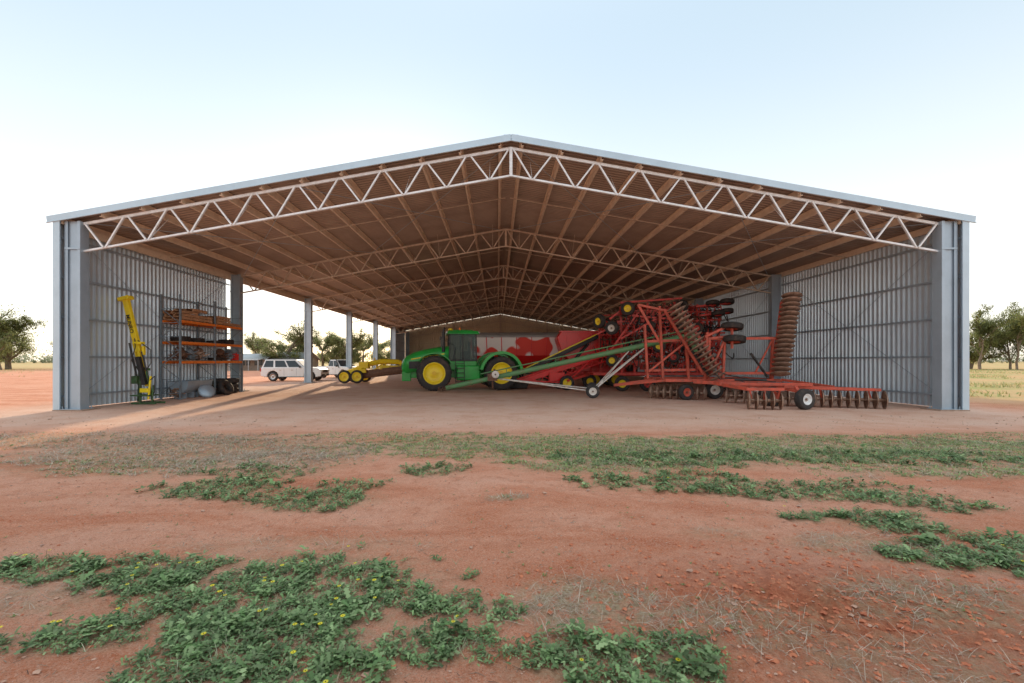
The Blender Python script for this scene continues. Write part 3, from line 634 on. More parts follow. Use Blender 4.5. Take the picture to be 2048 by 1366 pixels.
for xx,yy in((x0,-y0),(x0,y0),(x1,-y0*.85),(x1,y0*.85),(.25,-y0),(.25,y0)): cab.beam((xx,yy,zb),(xx*.96,yy*.97,zt),.075,.075)
cab.box((.25,0,zb-.03),(1.65,1.6,.10)); cab.box((.0,0,zb+.25),(.5,.5,.5)); cab.box((-.2,0,zb+.7),(.12,.45,.7)); cab.tube((.75,0,zb),(.6,0,zb+.7),.04); cab.lathe([(.18,0),(.2,.02),(.18,.04)],(.6,0,zb+.7),(-.5,0,1))
cb=part(T,'cab',cab,['black'],.01)
mb=MB(); mb.box((.22,0,3.33),(1.9,1.86,.20),0,None,.9,.88); mb.box((.22,0,3.45),(1.2,1.2,.08)); part(cb,'roof',mb,['green'],.05)
mb=MB(); mb.box((.22,0,1.42),(1.6,1.5,.56)); part(cb,'lower_panel',mb,['green'],.05)
gm=bpy.data.materials.new('cab_glass'); gm.use_nodes=True; gn=gm.node_tree; pb=gn.nodes['Principled BSDF']; pb.inputs['Base Color'].default_value=(.10,.15,.15,1); pb.inputs['Roughness'].default_value=.05
gt=gn.nodes.new('ShaderNodeBsdfTransparent'); gt.inputs[0].default_value=(.55,.66,.64,1); gmx=gn.nodes.new('ShaderNodeMixShader'); gmx.inputs[0].default_value=.3; gn.links.new(gt.outputs[0],gmx.inputs[1]); gn.links.new(pb.outputs[0],gmx.inputs[2]); gn.links.new(gmx.outputs[0],gn.nodes['Material Output'].inputs['Surface'])
M['cabglass']=gm
for nm,a in (('windscreen',[(x1,-.68,zb),(x1,.68,zb),(x1*.97,.66,zt),(x1*.97,-.66,zt)]),('rear_window',[(x0,-.8,zb),(x0,.8,zb),(x0*.97,.78,zt),(x0*.97,-.78,zt)]),('door_window',[(x0,-.79,zb),(.25,-.79,zb),(.25,-.77,zt),(x0,-.77,zt)]),('door_window',[(x0,.79,zb),(.25,.79,zb),(.25,.77,zt),(x0,.77,zt)]),('side_window',[(x1,-.67,zb),(.25,-.79,zb),(.25,-.77,zt),(x1,-.65,zt)]),('side_window',[(x1,.67,zb),(.25,.79,zb),(.25,.77,zt),(x1,.65,zt)])):
    mb=MB(); mb.add(a,[(0,1,2,3)]); part(cb,nm,mb,['cabglass'])
for s in(-1,1):
    for xx in(1.16,-.70):
        mb=MB(); mb.box((xx,s*.62,3.33),(.08,.26,.13)); part(cb,'work_light',mb,['lamp'],.02)
    mb=MB(); mb.path([(1.02,s*.78,2.9),(1.40,s*1.15,2.95)],.02); mb.box((1.40,s*1.2,2.75),(.06,.22,.42)); part(cb,'mirror',mb,['black'],.02)
    for cxw,a0,a1,w_ in((-1.9,10,168,.95),(1.9,40,150,.62)):
        mb=MB(); Rr=1.10; n=14; vs=[];fs=[]; th=.05 if cxw>0 else .16
        for i in range(n+1):
            a=rad(a0+(a1-a0)*i/n)
            for yy in(s*.72,s*(.72+w_)):
                for r_ in(Rr,Rr+th): vs.append((cxw+math.cos(a)*r_,yy,.98+math.sin(a)*r_))
        for i in range(n):
            k=i*4; fs+=[(k,k+4,k+6,k+2),(k+1,k+3,k+7,k+5),(k+2,k+6,k+7,k+3),(k,k+1,k+5,k+4)]
        fs+=[(0,2,3,1),(n*4,n*4+1,n*4+3,n*4+2)]
        mb.add(vs,fs,0,False)
        part(T,'fender',mb,['green'])
    mb=MB(); mb.box((-.05,s*.88,1.0),(1.35,.55,.85)); part(T,'fuel_tank',mb,['green'],.08)
mb=MB()
for i in range(5): mb.box((.45,1.28,.5+i*.26),(.5,.26,.03))
for xx in(.2,.7): mb.tube((xx,1.38,.45),(xx,1.18,1.9),.02)
mb.path([(.75,1.2,1.9),(.8,1.2,2.6),(1.1,.9,2.7)],.018); part(T,'steps',mb,['black'])
mb=MB(); mb.box((-2.1,0,1.5),(1.9,1.3,.75),0,None,.92,.9); mb.box((-2.9,0,1.1),(.5,1.0,.9)); part(T,'rear_frame',mb,['green'],.06)
mb=MB(); mb.path([(-2.9,.4,1.5),(-3.3,.4,1.0),(-3.5,.35,.6)],.05); mb.path([(-2.9,-.4,1.5),(-3.3,-.4,1.0),(-3.5,-.35,.6)],.05); mb.beam((-2.6,0,.5),(-3.7,0,.5),.16,.08); part(T,'drawbar',mb,['black'])
mb=MB(); mb.tube((1.35,.62,2.2),(1.35,.62,3.35),.10,0,14); mb.path([(1.35,.62,3.35),(1.33,.64,3.5),(1.25,.66,3.6)],.06,0,10); part(T,'exhaust_stack',mb,['black'])
mb=MB(); mb.tube((1.35,-.6,2.2),(1.35,-.6,2.95),.09,0,14); mb.tube((1.35,-.6,2.95),(1.35,-.6,3.15),.16,0,14); part(T,'air_intake',mb,['black'])
mb=MB(); mb.tube((.4,.5,3.48),(.4,.5,3.62),.06,0,12); part(T,'beacon',mb,['orange'])
mb=MB(); mb.lathe([(0,.1),(.12,.09),(.16,0),(.12,-.04),(0,-.04)],(.9,0,3.52),(0,0,1),0,18); part(T,'receiver_dome',mb,['yellow'])
for xx in(1.9,-1.9):
    for s in(-1,1): wheel(T,(xx,s*1.28,.985),(0,1,0),.985,.66,.60,'yellow',20)
# ---------------------------------------------------------------- towed grader
Gd=thing('towed_grader','old yellow towed road grader with curved steel blade','grader',(-9.2,33.2,0),rad(0))
mb=MB(); mb.path([(-2.3,-.3,.8),(-1.7,-.3,1.0),(-.9,-.2,1.4),(.3,-.1,1.66),(1.6,0,1.6),(2.6,0,1.0)],.20,0,8); mb.beam((-2.7,-.9,.75),(-.7,-.9,.95),.16,.30); mb.beam((-2.6,.9,.6),(-.9,.9,.75),.14,.2); mb.beam((-1.7,-.95,.7),(-1.7,.95,.7),.16,.16); mb.beam((-1.4,-.9,.85),(-.4,0,1.5),.12,.2)
mb.beam((-.9,.9,.75),(.3,.3,1.5),.08,.12); mb.box((-1.0,-.3,1.35),(.7,.6,.5)); mb.beam((.2,-.5,1.25),(2.4,-.3,1.2),.1,.22); part(Gd,'frame',mb,['yellow'],.015)
mb=MB(); pr=[(.12,0),(.02,.12),(-.03,.3),(0,.46),(.10,.60),(.12,.59),(.03,.45),(0,.3),(.05,.13),(.15,.01)]
R=Matrix.Rotation(rad(-8),3,'Z'); k=len(pr); vs=[R@V((xx,-.9+p[0],.45+p[1]+.12*xx)) for xx in(-.9,2.4) for p in pr]
mb.add(vs,[(i,(i+1)%k,k+(i+1)%k,k+i) for i in range(k)]+[tuple(range(k)),tuple(range(k,2*k))[::-1]]); part(Gd,'blade',mb,['rust'])
mb=MB(); mb.tube((.6,-.5,1.0),(.6,-.1,1.7),.06); mb.lathe([(.55,0),(.62,0),(.62,.06),(.55,.06),(.55,0)],(.5,-.3,1.05),(0,0,1),0,24); mb.tube((0,-.4,1.1),(-.3,-.1,1.9),.05); part(Gd,'turntable',mb,['yellowold'])
for xx,yy in((-2.3,-1.0),(-1.35,-1.0),(-2.3,.95),(-1.35,.95)): wheel(Gd,(xx,yy,.50),(0,1,0),.50,.26,.34,'yellow')
# ---------------------------------------------------------------- seed bins
Sb=thing('grain_bin_trailer','red and white weathered grain bin trailer with grey tarp','trailer',(1.5,31.5,0),rad(-2))
mb=MB(); mb.add([(-3.3,-1.3,2.05),(3.1,-1.3,2.05),(3.1,1.3,2.05),(-3.3,1.3,2.05),(-3.45,-1.45,3.35),(3.2,-1.45,3.35),(3.2,1.45,3.35),(-3.45,1.45,3.35)],[(0,3,2,1),(4,5,6,7),(0,1,5,4),(1,2,6,5),(2,3,7,6),(3,0,4,7)])
bd=part(Sb,'bin_body',mb,['mottle'],.02)
mb=MB(); mb.add([(-3.3,-1.3,2.05),(3.1,-1.3,2.05),(3.1,1.3,2.05),(-3.3,1.3,2.05),(-1.5,-.5,1.1),(1.5,-.5,1.1),(1.5,.5,1.1),(-1.5,.5,1.1)],[(4,5,1,0),(5,6,2,1),(6,7,3,2),(7,4,0,3),(4,7,6,5)]); part(Sb,'hopper_bottom',mb,['red'])
for i in range(7):
    mb=MB(); xx=-3.2+i*1.03; mb.beam((xx,-1.33,2.05),(xx*1.03,-1.48,3.35),.05,.06); part(bd,'side_rib',mb,['red'])
mb=MB(); mb.beam((-3.5,-1.5,3.4),(3.25,-1.5,3.4),.1,.12); mb.prism([(-1.5,0),(1.5,0),(1.0,.25),(0,.38),(-1.0,.25)],(-.1,0,3.4),(0,1,0),(0,0,1),6.6); part(Sb,'tarp',mb,['tarp'])
mb=MB(); mb.beam((-3.3,-.6,.95),(4.2,-.6,.95),.15,.25); mb.beam((-3.3,.6,.95),(4.2,.6,.95),.15,.25)
for xx in(-3,-1,1,3): mb.beam((xx,-.9,.95),(xx,.9,.95),.12,.12); mb.beam((xx,-.7,1),(xx*1.0,-1.2,2.05),.08,.08)
part(Sb,'chassis',mb,['red'],.01)
for xx in(-2.3,-1.2,2.6):
    for s in(-1,1): wheel(Sb,(xx,s*1.1,.6),(0,1,0),.6,.4,.33,'yellow')
Rb=thing('red_field_bin','glossy red wedge-shaped field bin on wheels','trailer',(6.1,28.6,0),rad(-3))
mb=MB(); mb.prism([(-1.9,2.2),(-1.2,1.5),(.6,1.3),(2.4,2.5),(2.6,3.3),(2.2,3.55),(-1.9,3.62),(-2.2,3.2)],(0,0,0),(1,0,0),(0,0,1),2.4); hb=part(Rb,'bin_body',mb,['red'],.04)
for xx in(-1.6,-.8,0,.8,1.6): mb=MB(); mb.beam((xx,-1.23,2.3),(xx,-1.23,3.5),.05,.05); part(hb,'rib',mb,['red'])
mb=MB(); mb.beam((-2.1,-1.24,3.58),(2.3,-1.24,3.52),.09,.08); part(hb,'top_rail',mb,['red'])
mb=MB(); mb.beam((-3.0,-.9,.85),(3.4,-.9,.85),.14,.28); mb.beam((-3.0,.9,.85),(3.4,.9,.85),.14,.28)
for xx in(-2.2,0,2.2): mb.beam((xx,-.95,.85),(xx,.95,.85),.12,.12); mb.beam((xx,-.95,.9),(xx*.8,-1.1,2.4),.09,.09)
mb.box((.6,-.6,1.35),(3.2,.8,.7)); part(Rb,'chassis',mb,['red'],.02)
mb=MB(); mb.box((-2.3,0,1.3),(.7,1.4,.8)); part(Rb,'engine_box',mb,['black'],.04)
mb=MB(); mb.box((2.7,-.2,1.3),(.6,1.2,.6)); part(Rb,'tool_box',mb,['black'],.04)
for xx in(.2,1.5):
    for s in(-1,1): wheel(Rb,(xx,s*1.15,.5),(0,1,0),.5,.34,.27,'yellow')
Cv=thing('belt_conveyor','black belt grain conveyor with yellow edge rail and red hood','conveyor',(1.1,27,0),0)
mb=MB(); a=V((0,0,.75)); b=V((5.9,.2,3.55)); mb.beam(a,b,.55,.26); part(Cv,'conveyor_tube',mb,['black'],.03)
mb=MB(); mb.beam(a+V((0,-.3,.17)),b+V((0,-.3,.17)),.06,.07); part(Cv,'edge_rail',mb,['yellow'])
mb=MB(); mb.box(b+V((.25,0,-.05)),(.7,.8,.6)); mb.prism([(0,0),(.8,.1),(.7,-.9),(.2,-.9)],b+V((.2,0,0)),(1,0,0),(0,0,1),.7); part(Cv,'discharge_hood',mb,['red'],.05)
mb=MB(); mb.tube((2.6,-.6,.35),(4.6,-.3,2.75),.05); mb.tube((2.6,.6,.35),(4.6,.3,2.75),.05); mb.tube((2.6,-.9,.35),(2.6,.9,.35),.05); mb.tube((2.6,-.6,.35),(.6,-.2,.95),.045); mb.box((0,0,.45),(.9,.9,.5),0,None,1.3,1.3); part(Cv,'undercarriage',mb,['black'])
for s in(-1,1): wheel(Cv,(2.6,s*.95,.36),(0,1,0),.36,.22,.2,'whiteold')
C2=thing('red_auger_conveyor','bright red inclined grain conveyor with truss sides','conveyor',(1.2,25.6,0),0)
mb=MB(); a=V((0,0,.40)); b=V((6.6,.3,2.55)); d=(b-a).normalized(); up=V((-d.z,0,d.x))
mb.beam(a,b,.60,.30); mb.beam(a+up*.2-V((0,.3,0)),b+up*.2-V((0,.3,0)),.05,.08); mb.beam(a+up*-.5+d*1.2-V((0,.25,0)),b+up*-.4-V((0,.25,0)),.06,.07)
part(C2,'trough',mb,['red'],.02)
mb=MB()
for i in range(9):
    p=a+(b-a)*((i+1.5)/11)-V((0,.27,0)); q=p+d*.33; mb.beam(p+up*-.1,q-up*.46,.04,.04); mb.beam(q-up*.46,q+d*.3-up*.1,.04,.04)
part(C2,'side_truss',mb,['red'])
mb=MB(); mb.box((.0,0,.28),(1.1,1.0,.42),0,None,1.2,1.2); part(C2,'intake_hopper',mb,['black'],.03)
mb=MB(); mb.beam((2.8,-.8,.42),(2.8,.8,.42),.1,.1); mb.beam((2.8,-.7,.42),(4.3,-.3,1.7),.08,.08); mb.beam((2.8,.7,.42),(4.3,.3,1.7),.08,.08); mb.beam((2.8,-.7,.42),(.8,-.3,.5),.08,.08); mb.box((2.3,-.1,.75),(.9,.7,.5)); part(C2,'undercarriage',mb,['red'],.01)
for s in(-1,1): wheel(C2,(2.8,s*.9,.42),(0,1,0),.42,.25,.24,'yellow')
# ---------------------------------------------------------------- green auger
Au=thing('grain_auger','long faded green grain auger on white tubular undercarriage','auger',(0,0,0),0)
a=V((-3.15,22.6,.16)); b=V((8.9,19.8,2.86)); d=(b-a).normalized()
mb=MB(); mb.tube(a+d*.5,b,.125,0,18); 
for t in np.linspace(.15,.95,6): p=a.lerp(b,t); mb.tube(p-d*.04,p+d*.04,.15,0,18)
mb.tube(a+V((0,0,.34))+d*2.4,b+V((0,0,.28)),.03,0,8)
for t in (.3,.5,.7,.9): p=a.lerp(b,t); mb.tube(p,p+V((0,0,.28)),.02,0,6)
tb=part(Au,'auger_tube',mb,['greenold'])
mb=MB(); mb.box(b+V((.1,0,-.12)),(.35,.34,.5)); mb.tube(b+V((.12,0,-.2)),b+V((.25,0,-.75)),.12,0,14); part(Au,'spout',mb,['greenold'],.02)
mb=MB(); mb.tube(a,a+d*.7,.02,0,8)
for i in range(28):
    p=a+d*(i*.028); t=i*.75; q=V((0,math.cos(t),math.sin(t)))*.11; mb.beam(p,p+q,.03,.01)
for i in range(6):
    t=i*math.pi/3; q=V((0,math.cos(t),math.sin(t)))*.15; mb.tube(a+q,a+q+d*.75,.008,0,5)
part(Au,'intake_screw',mb,['rust'])
mb=MB(); e=V((-.25,21.75,.85)); mb.box(e,(.5,.35,.35)); mb.tube(e+V((0,-.2,.1)),e+V((0,-.3,.1)),.16,0,16); mb.tube(e+V((.1,0,.1)),e+V((.1,0,.42)),.05,0,8); mb.beam(e+V((0,0,-.2)),e+V((0,.2,-.6)),.08,.08); part(Au,'engine',mb,['rust'],.02)
mb=MB(); mb.lathe([(.04,0),(.17,.0),(.19,.03),(.17,.06),(.04,.06)],e+V((.15,-.3,.15)),(0,-1,0),0,20); part(Au,'pulley',mb,['whiteold'])
mb=MB(); ax=V((4.5,20.3,.31))
for s in(-1,1):
    o_=V((.2*s,.9*s,0)); mb.tube(ax+o_,a.lerp(b,.84)+V((0,.05*s,-.12)),.032,0,8); mb.tube(ax+o_,a.lerp(b,.27)+V((0,.05*s,-.12)),.032,0,8); 
    mb.tube(ax+o_+V((.15,0,.1)),a.lerp(b,.78)+V((0,.05*s,-.12)),.02,0,8)
mb.tube(ax+V((-.2,-.9,0)),ax+V((.2,.9,0)),.035,0,8); part(Au,'undercarriage',mb,['whiteold'])
for s in(-1,1): wheel(Au,tuple(ax+V((.2*s,.98*s,0))),(.15,1,0),.31,.17,.17,'whiteold')
# ---------------------------------------------------------------- folded seeder bar
S=thing('folded_seeder_bar','tall red folded air seeder bar with tynes, hoses and tyres','seeder',(9.6,25.2,0),0)
mb=MB()
for yy in(-1.2,0,1.2):
    mb.beam((-4.2,yy,.95),(3.4,yy,.95),.12,.14)
for xx in(-4.2,-2.4,-.6,1.2,3.4): mb.beam((xx,-1.3,.95),(xx,1.3,.95),.12,.12)
mb.beam((-4.2,0,.9),(-5.6,-.6,.55),.14,.14); part(S,'main_frame',mb,['reddeep'],.01)
random.seed(3)
for wi,(yy,x0,x1,zt) in enumerate([(-1.1,-2.6,.2,5.0),(-.2,-1.6,1.6,5.15),(.8,.2,3.4,4.9),(1.4,-3.2,-.4,4.4),(-.7,.6,3.0,4.7)]):
    mb=MB(); xs=np.linspace(x0,x1,5)
    for i,xx in enumerate(xs): mb.beam((xx,yy,1.0),(xx+random.uniform(-.15,.15),yy,zt-random.uniform(0,.5)),.11,.11)
    for z in (1.5,2.1,2.7,3.3,3.9,4.5): mb.beam((x0-random.uniform(0,.4),yy-.05,z),(x1+random.uniform(0,.4),yy-.05,z+random.uniform(-.15,.15)),.09,.09)
    mb.beam((x0,yy-.1,1.2),(x1,yy-.1,3.6),.07,.07); mb.beam((x1,yy-.1,2.0),(x0,yy-.1,4.4),.07,.07)
    for _ in range(12):
        p=V((random.uniform(x0,x1),yy-.12,random.uniform(1.3,zt-.3))); mb.box(p,(random.uniform(.1,.35),.14,random.uniform(.1,.35)))
    wg=part(S,'folded_wing',mb,['reddeep'],.008)
    for z in (1.8,2.4,3.0,3.6,4.2,4.75):
        mb=MB(); mb.beam((x0-.1,yy-.12,z),(x1+.1,yy-.12,z),.05,.05)
        for xx in np.arange(x0,x1+.1,.36):
            p=V((xx+random.uniform(-.08,.08),yy-.1,z)); 
            pts=[p,p+V((.05,-.25,.12)),p+V((.1,-.42,.0)),p+V((.1,-.45,-.22)),p+V((.04,-.34,-.4))]; mb.path(pts,.024,0,5)
            mb.beam(pts[-1],pts[-1]+V((-.02,.08,-.12)),.06,.02)
            mb.tube(p+V((.06,-.05,0)),p+V((.1,-.3,-.06)),.04,0,7)
        part(wg,'tyne_row',mb,[['rust','reddeep','black'][(wi+int(z*2))%3]])
    for i in range(14):
        mb=MB(); xa=random.uniform(x0-.3,x1+.3); za=random.uniform(2.0,zt); dx=random.uniform(-.8,.8); dz=random.uniform(.5,1.5); pts=[]
        for j in range(9):
            t=j/8; pts.append(V((xa+dx*t,yy-.15-.4*math.sin(t*3.14),za-dz*4*t*(1-t)*.6-dz*.4*t)))
        mb.path(pts,random.choice([.02,.026,.032]),0,6); part(wg,'hose',mb,['black'])
for a,b in (((-1.9,-1.5,3.0),(-1.7,-1.5,4.2)),((.8,-1.3,2.6),(1.0,-1.3,3.9)),((2.2,-.4,2.6),(2.0,-.4,4.2))): mb=MB(); mb.tube(a,b,.05,0,10); part(S,'hydraulic_ram',mb,['black'])
for a,b in (((-2.6,-1.4,4.6),(-3.4,-1.5,4.0)),((1.4,-1.4,4.7),(3.2,-1.4,4.9)),((1.6,-1.4,4.2),(3.2,-1.4,4.4)),((-3.9,-.6,3.2),(-2.6,-1.2,3.9)),((-2.8,-1.5,4.9),(.6,-1.5,5.15)),((-2.8,-1.55,2.9),(.2,-1.55,4.6)),((-2.4,-1.55,4.2),(1.0,-1.55,3.9)),((-3.4,-1.5,2.2),(-1.8,-1.5,4.4))): mb=MB(); mb.beam(a,b,.09,.1); part(S,'wheel_arm',mb,['reddeep'])
for p,ax_,R_,W_,rm in [((-2.45,-1.7,4.55),(.5,1,0),.38,.24,'yellow'),((-3.9,-1.2,3.9),(1,.6,.1),.40,.26,'yellow'),((-3.3,-1.6,3.5),(.7,1,.2),.38,.24,'whiteold'),((2.3,-1.5,4.85),(.1,.25,1),.36,.22,'reddeep'),((3.1,-1.5,4.95),(.1,.2,1),.36,.22,'reddeep'),((2.6,-1.5,4.3),(0,.2,1),.36,.22,'reddeep'),((3.2,-1.3,4.45),(0,.2,1),.34,.22,'reddeep'),((-.7,-1.6,2.5),(.3,1,0),.36,.22,'yellow'),((-2.7,-1.5,.42),(.2,1,0),.42,.26,'yellow'),((-1.3,-1.5,.42),(.1,1,0),.42,.26,'reddeep'),((2.8,-1.5,.42),(0,1,0),.42,.26,'reddeep'),((-3.9,1.3,.42),(0,1,0),.42,.26,'yellow'),
    ((.7,-1.4,4.75),(1,.5,.2),.32,.2,'black'),((.3,-1.6,3.5),(1,.6,0),.32,.2,'black'),((-1.2,-1.6,3.6),(.9,.6,0),.30,.2,'black'),((1.5,-1.4,3.5),(.6,.8,0),.32,.2,'reddeep'),((-1.9,-1.6,2.6),(.9,.6,0),.30,.2,'black'),((.1,-1.6,1.9),(.4,.8,0),.32,.2,'reddeep'),((-3.2,-1.3,1.7),(.4,.8,0),.34,.2,'yellow')]:
    wheel(S,p,ax_,R_,W_,R_*.5,rm)
# ---------------------------------------------------------------- disc plough
Dp=thing('disc_plough','faded red folding disc plough with rusty disc gangs folded upright','plough',(0,0,0),0)
def B_(mb,a,b,w=.1,h=.1): mb.beam(V(a),V(b),w,h)
mb=MB()
for yy in(18.3,19.6,20.8): B_(mb,(7.2,yy,.85),(12.0,yy-.2,.85),.13,.13)
for xx in(7.2,8.9,10.4,12.0): B_(mb,(xx,18.2,.85),(xx,20.9,.85),.12,.12)
B_(mb,(7.2,19.4,.85),(5.4,19.9,.55),.13,.13); B_(mb,(7.2,18.3,.85),(5.4,19.8,.55),.1,.1)
B_(mb,(8.3,18.1,.8),(9.3,16.9,.78),.13,.14); B_(mb,(9.1,17.1,.74),(12.9,15.4,.66),.13,.13); B_(mb,(8.6,16.6,.80),(11.4,15.5,.82),.10,.12)
B_(mb,(8.6,17.0,.8),(9.0,15.2,.66),.12,.12); B_(mb,(10.3,16.5,.75),(10.6,15.0,.6),.1,.1); B_(mb,(11.8,17.8,.9),(12.4,15.8,.72),.1,.1)
part(Dp,'main_frame',mb,['redold'],.01)
mb=MB()
for z in(1.15,2.62): B_(mb,(8.8,18.3,z),(11.75,18.1,z+.02),.11,.11)
for xx in(8.95,9.6,11.65): B_(mb,(xx,18.25,.9),(xx+.05,18.2,2.68),.10,.10)
B_(mb,(9.0,18.1,1.2),(9.6,18.1,2.6),.08,.08); B_(mb,(11.65,18.15,2.6),(10.9,18.1,1.2),.06,.06); B_(mb,(8.8,18.2,.85),(8.9,18.2,2.9),.1,.1)
B_(mb,(11.65,18.2,.85),(12.05,18.15,4.2),.1,.1); B_(mb,(8.95,18.25,2.62),(9.9,18.1,2.75),.1,.1); B_(mb,(8.8,18.2,2.7),(9.8,18.0,3.2),.1,.1); B_(mb,(9.85,18,2.2),(9.85,18,3.3),.09,.09)
part(Dp,'folded_wing',mb,['redold'],.008)
mb=MB()
for z in(1.25,2.55): B_(mb,(6.6,19.2,z),(8.6,18.6,z+.05),.11,.11)
for xx in(6.7,7.3,8.3): B_(mb,(xx,19.1-(xx-6.7)*.3,.9),(xx-.15,19.1-(xx-6.7)*.3,3.3 if xx!=7.3 else 4.1),.10,.10)
B_(mb,(6.3,19.2,4.2),(7.2,19.0,2.5),.1,.1); B_(mb,(6.7,19,1.2),(8.3,18.6,2.6),.08,.08); B_(mb,(7.15,18.4,3.9),(8.75,18.2,1.1),.11,.11); B_(mb,(6.3,19.2,4.2),(7.6,18.6,3.8),.1,.1)
part(Dp,'folded_wing',mb,['redold'],.008)
def gang(a,b,n,R_,nm='disc_gang'):
    a=V(a);b=V(b);d=(b-a).normalized(); mb=MB(); mb.tube(a-d*.08,b+d*.08,.03,0,8)
    for i in range(n):
        p=a.lerp(b,i/(n-1)); dd=(d+V((0,-.22,0))).normalized(); mb.disc(p,dd,R_*random.uniform(.96,1.03),.10,.012,0,24)
        if i<n-1: q=a.lerp(b,(i+.5)/(n-1)); mb.tube(q-d*.05,q+d*.05,.06,0,10)
    return part(Dp,nm,mb,['discsteel'])
gang((7.45,18.0,3.95),(9.15,17.8,1.05),17,.38); gang((12.3,17.9,4.4),(11.75,17.8,1.15),18,.36)
gang((10.0,16.1,.31),(13.55,15.0,.31),15,.32); gang((8.75,14.95,.31),(9.75,14.75,.31),5,.32); gang((9.2,17.2,.30),(10.6,16.6,.30),6,.30); gang((7.2,19.9,.3),(9.0,20.8,.3),8,.3); gang((6.9,19.2,.3),(8.9,18.4,.3),9,.3); gang((10.2,20.2,.3),(12.2,19.3,.3),9,.3)
for (a,b,c,e) in (((12.62,18.1,4.3),(12.1,18.05,1.2),(12.3,17.9,4.4),(11.75,17.8,1.15)),((7.75,18.25,3.95),(9.4,18.05,1.25),(7.45,18,3.95),(9.15,17.8,1.05)),((10,16.15,.72),(13.5,15.1,.66),(10,16.1,.3),(13.55,15,.3)),((8.7,15,.7),(9.9,14.8,.7),(8.75,14.95,.3),(9.75,14.75,.3))):
    mb=MB(); B_(mb,a,b,.1,.1)
    for t in(.1,.5,.9): mb.beam(V(a).lerp(V(b),t),V(c).lerp(V(e),t),.06,.03)
    part(Dp,'gang_beam',mb,['redold'])
mb=MB(); mb.tube((8.9,18.1,1.1),(8.2,18.2,2.2),.05,0,10); mb.tube((11.4,18.1,1.0),(10.7,18.1,2.0),.05,0,10); mb.tube((9.3,16.8,.95),(10.3,16.4,.95),.05,0,10)
mb.path([(8.9,17.6,1.2),(9.0,17.3,.95),(9.3,16.9,1.0),(9.6,16.6,.85)],.02); mb.path([(8.9,17.6,1.3),(9.3,17.2,1.1),(9.9,16.5,.95),(10.4,16.0,.9)],.02); part(Dp,'hydraulic_hose',mb,['black'])
mb=MB(); B_(mb,(10.6,15.25,.75),(10.6,14.9,.36),.09,.1); B_(mb,(10.4,15.5,.75),(10.65,15.2,.75),.09,.1); part(Dp,'wheel_arm',mb,['redold'])
for p,ax_,R_,W_,rm in [((10.6,14.78,.36),(-.25,1,0),.36,.24,'white'),((9.85,18.0,3.12),(.12,.15,1),.42,.24,'redold'),((9.95,18.0,2.58),(.10,.15,1),.44,.26,'redold'),((10.2,15.9,.36),(-.2,1,0),.36,.24,'redold'),((9.6,19.0,.4),(0,1,0),.40,.26,'whiteold'),((11.3,19.0,.4),(0,1,0),.40,.26,'whiteold'),((8.1,18.4,.34),(-.2,1,0),.34,.2,'redold')]:
    wheel(Dp,p,ax_,R_,W_,R_*.52,rm)
# ---------------------------------------------------------------- post driver
Pd=thing('post_driver','yellow tractor-mounted post driver leaning beside the shed wall','post driver',(-13.85,16.7,0),0)
a=V((.20,0,.7)); b=V((-.62,0,4.05)); d=(b-a).normalized()
mb=MB(); mb.beam(a.lerp(b,.4),b,.2,.15,0,V((0,1,0))); mb.beam(a,a.lerp(b,.4),.10,.12,0,V((0,1,0))); mb.beam(a+V((-.16,-.02,.2)),a.lerp(b,.5)+V((-.12,-.02,0)),.05,.06,0,V((0,1,0)))
mb.box(b+V((-.02,0,.06)),(.42,.3,.14),0,Matrix.Rotation(rad(-14),3,'Y')); mb.box(a.lerp(b,.5)+V((.12,-.05,0)),(.34,.2,.10)); mb.box(a.lerp(b,.42)+V((.25,-.05,-.02)),(.07,.12,.35)); mb.box((.3,-.25,.55),(.3,.1,.16)); mb.beam((.45,-.25,.2),(.5,-.2,1.1),.06,.06); part(Pd,'mast',mb,['yellow'],.012)
xa=-d; za=V((0,-1,0)); ya=za.cross(xa); mt=Matrix((xa,ya,za)).transposed().to_4x4()
lettering(Pd,'MUNRO',.20,'black',Matrix.Translation(a.lerp(b,.72)+V((0,-.115,0)))@mt)
mb=MB(); mb.beam(a.lerp(b,.02)+V((.05,-.16,0)),a.lerp(b,.34)+V((.05,-.16,0)),.15,.15,0,V((0,1,0))); mb.tube(a+V((-.2,-.1,-.2)),a.lerp(b,.5)+V((-.2,-.1,0)),.035,0,10); mb.tube(a+V((.22,-.1,-.1)),a.lerp(b,.4)+V((.2,-.1,0)),.03,0,10)
mb.path([a+V((.1,-.2,.6)),a+V((.35,-.25,.9)),a+V((.3,-.2,1.4)),a.lerp(b,.55)],.02); mb.path([a+V((-.1,-.2,.5)),a+V((-.4,-.25,1.0)),a+V((-.3,-.2,1.5)),a.lerp(b,.6)],.02)
mb.path([a+V((.1,-.2,.1)),a+V((.5,-.25,.4)),a+V((.45,-.2,-.2)),a+V((.3,-.2,-.5))],.02); part(Pd,'hammer',mb,['black'],.01)
mb=MB(); mb.box((.15,-.05,.35),(.75,.5,.05)); mb.beam((-.25,-.2,.05),(.7,-.2,.05),.07,.07); mb.beam((-.25,.25,.05),(.7,.25,.05),.07,.07); mb.beam((.1,-.2,.1),(.1,-.2,1.1),.07,.07); mb.beam((.5,-.1,.1),(.25,-.1,1.3),.06,.06); mb.beam((-.15,0,.1),(-.1,0,1.5),.06,.06); mb.beam((-.3,0,1.45),(.3,0,1.35),.08,.09); mb.tube((.55,-.2,.1),(.6,-.2,.75),.03,0,8); mb.box((-.12,-.15,.95),(.22,.18,.3)); part(Pd,'base_frame',mb,['greendark'],.01)
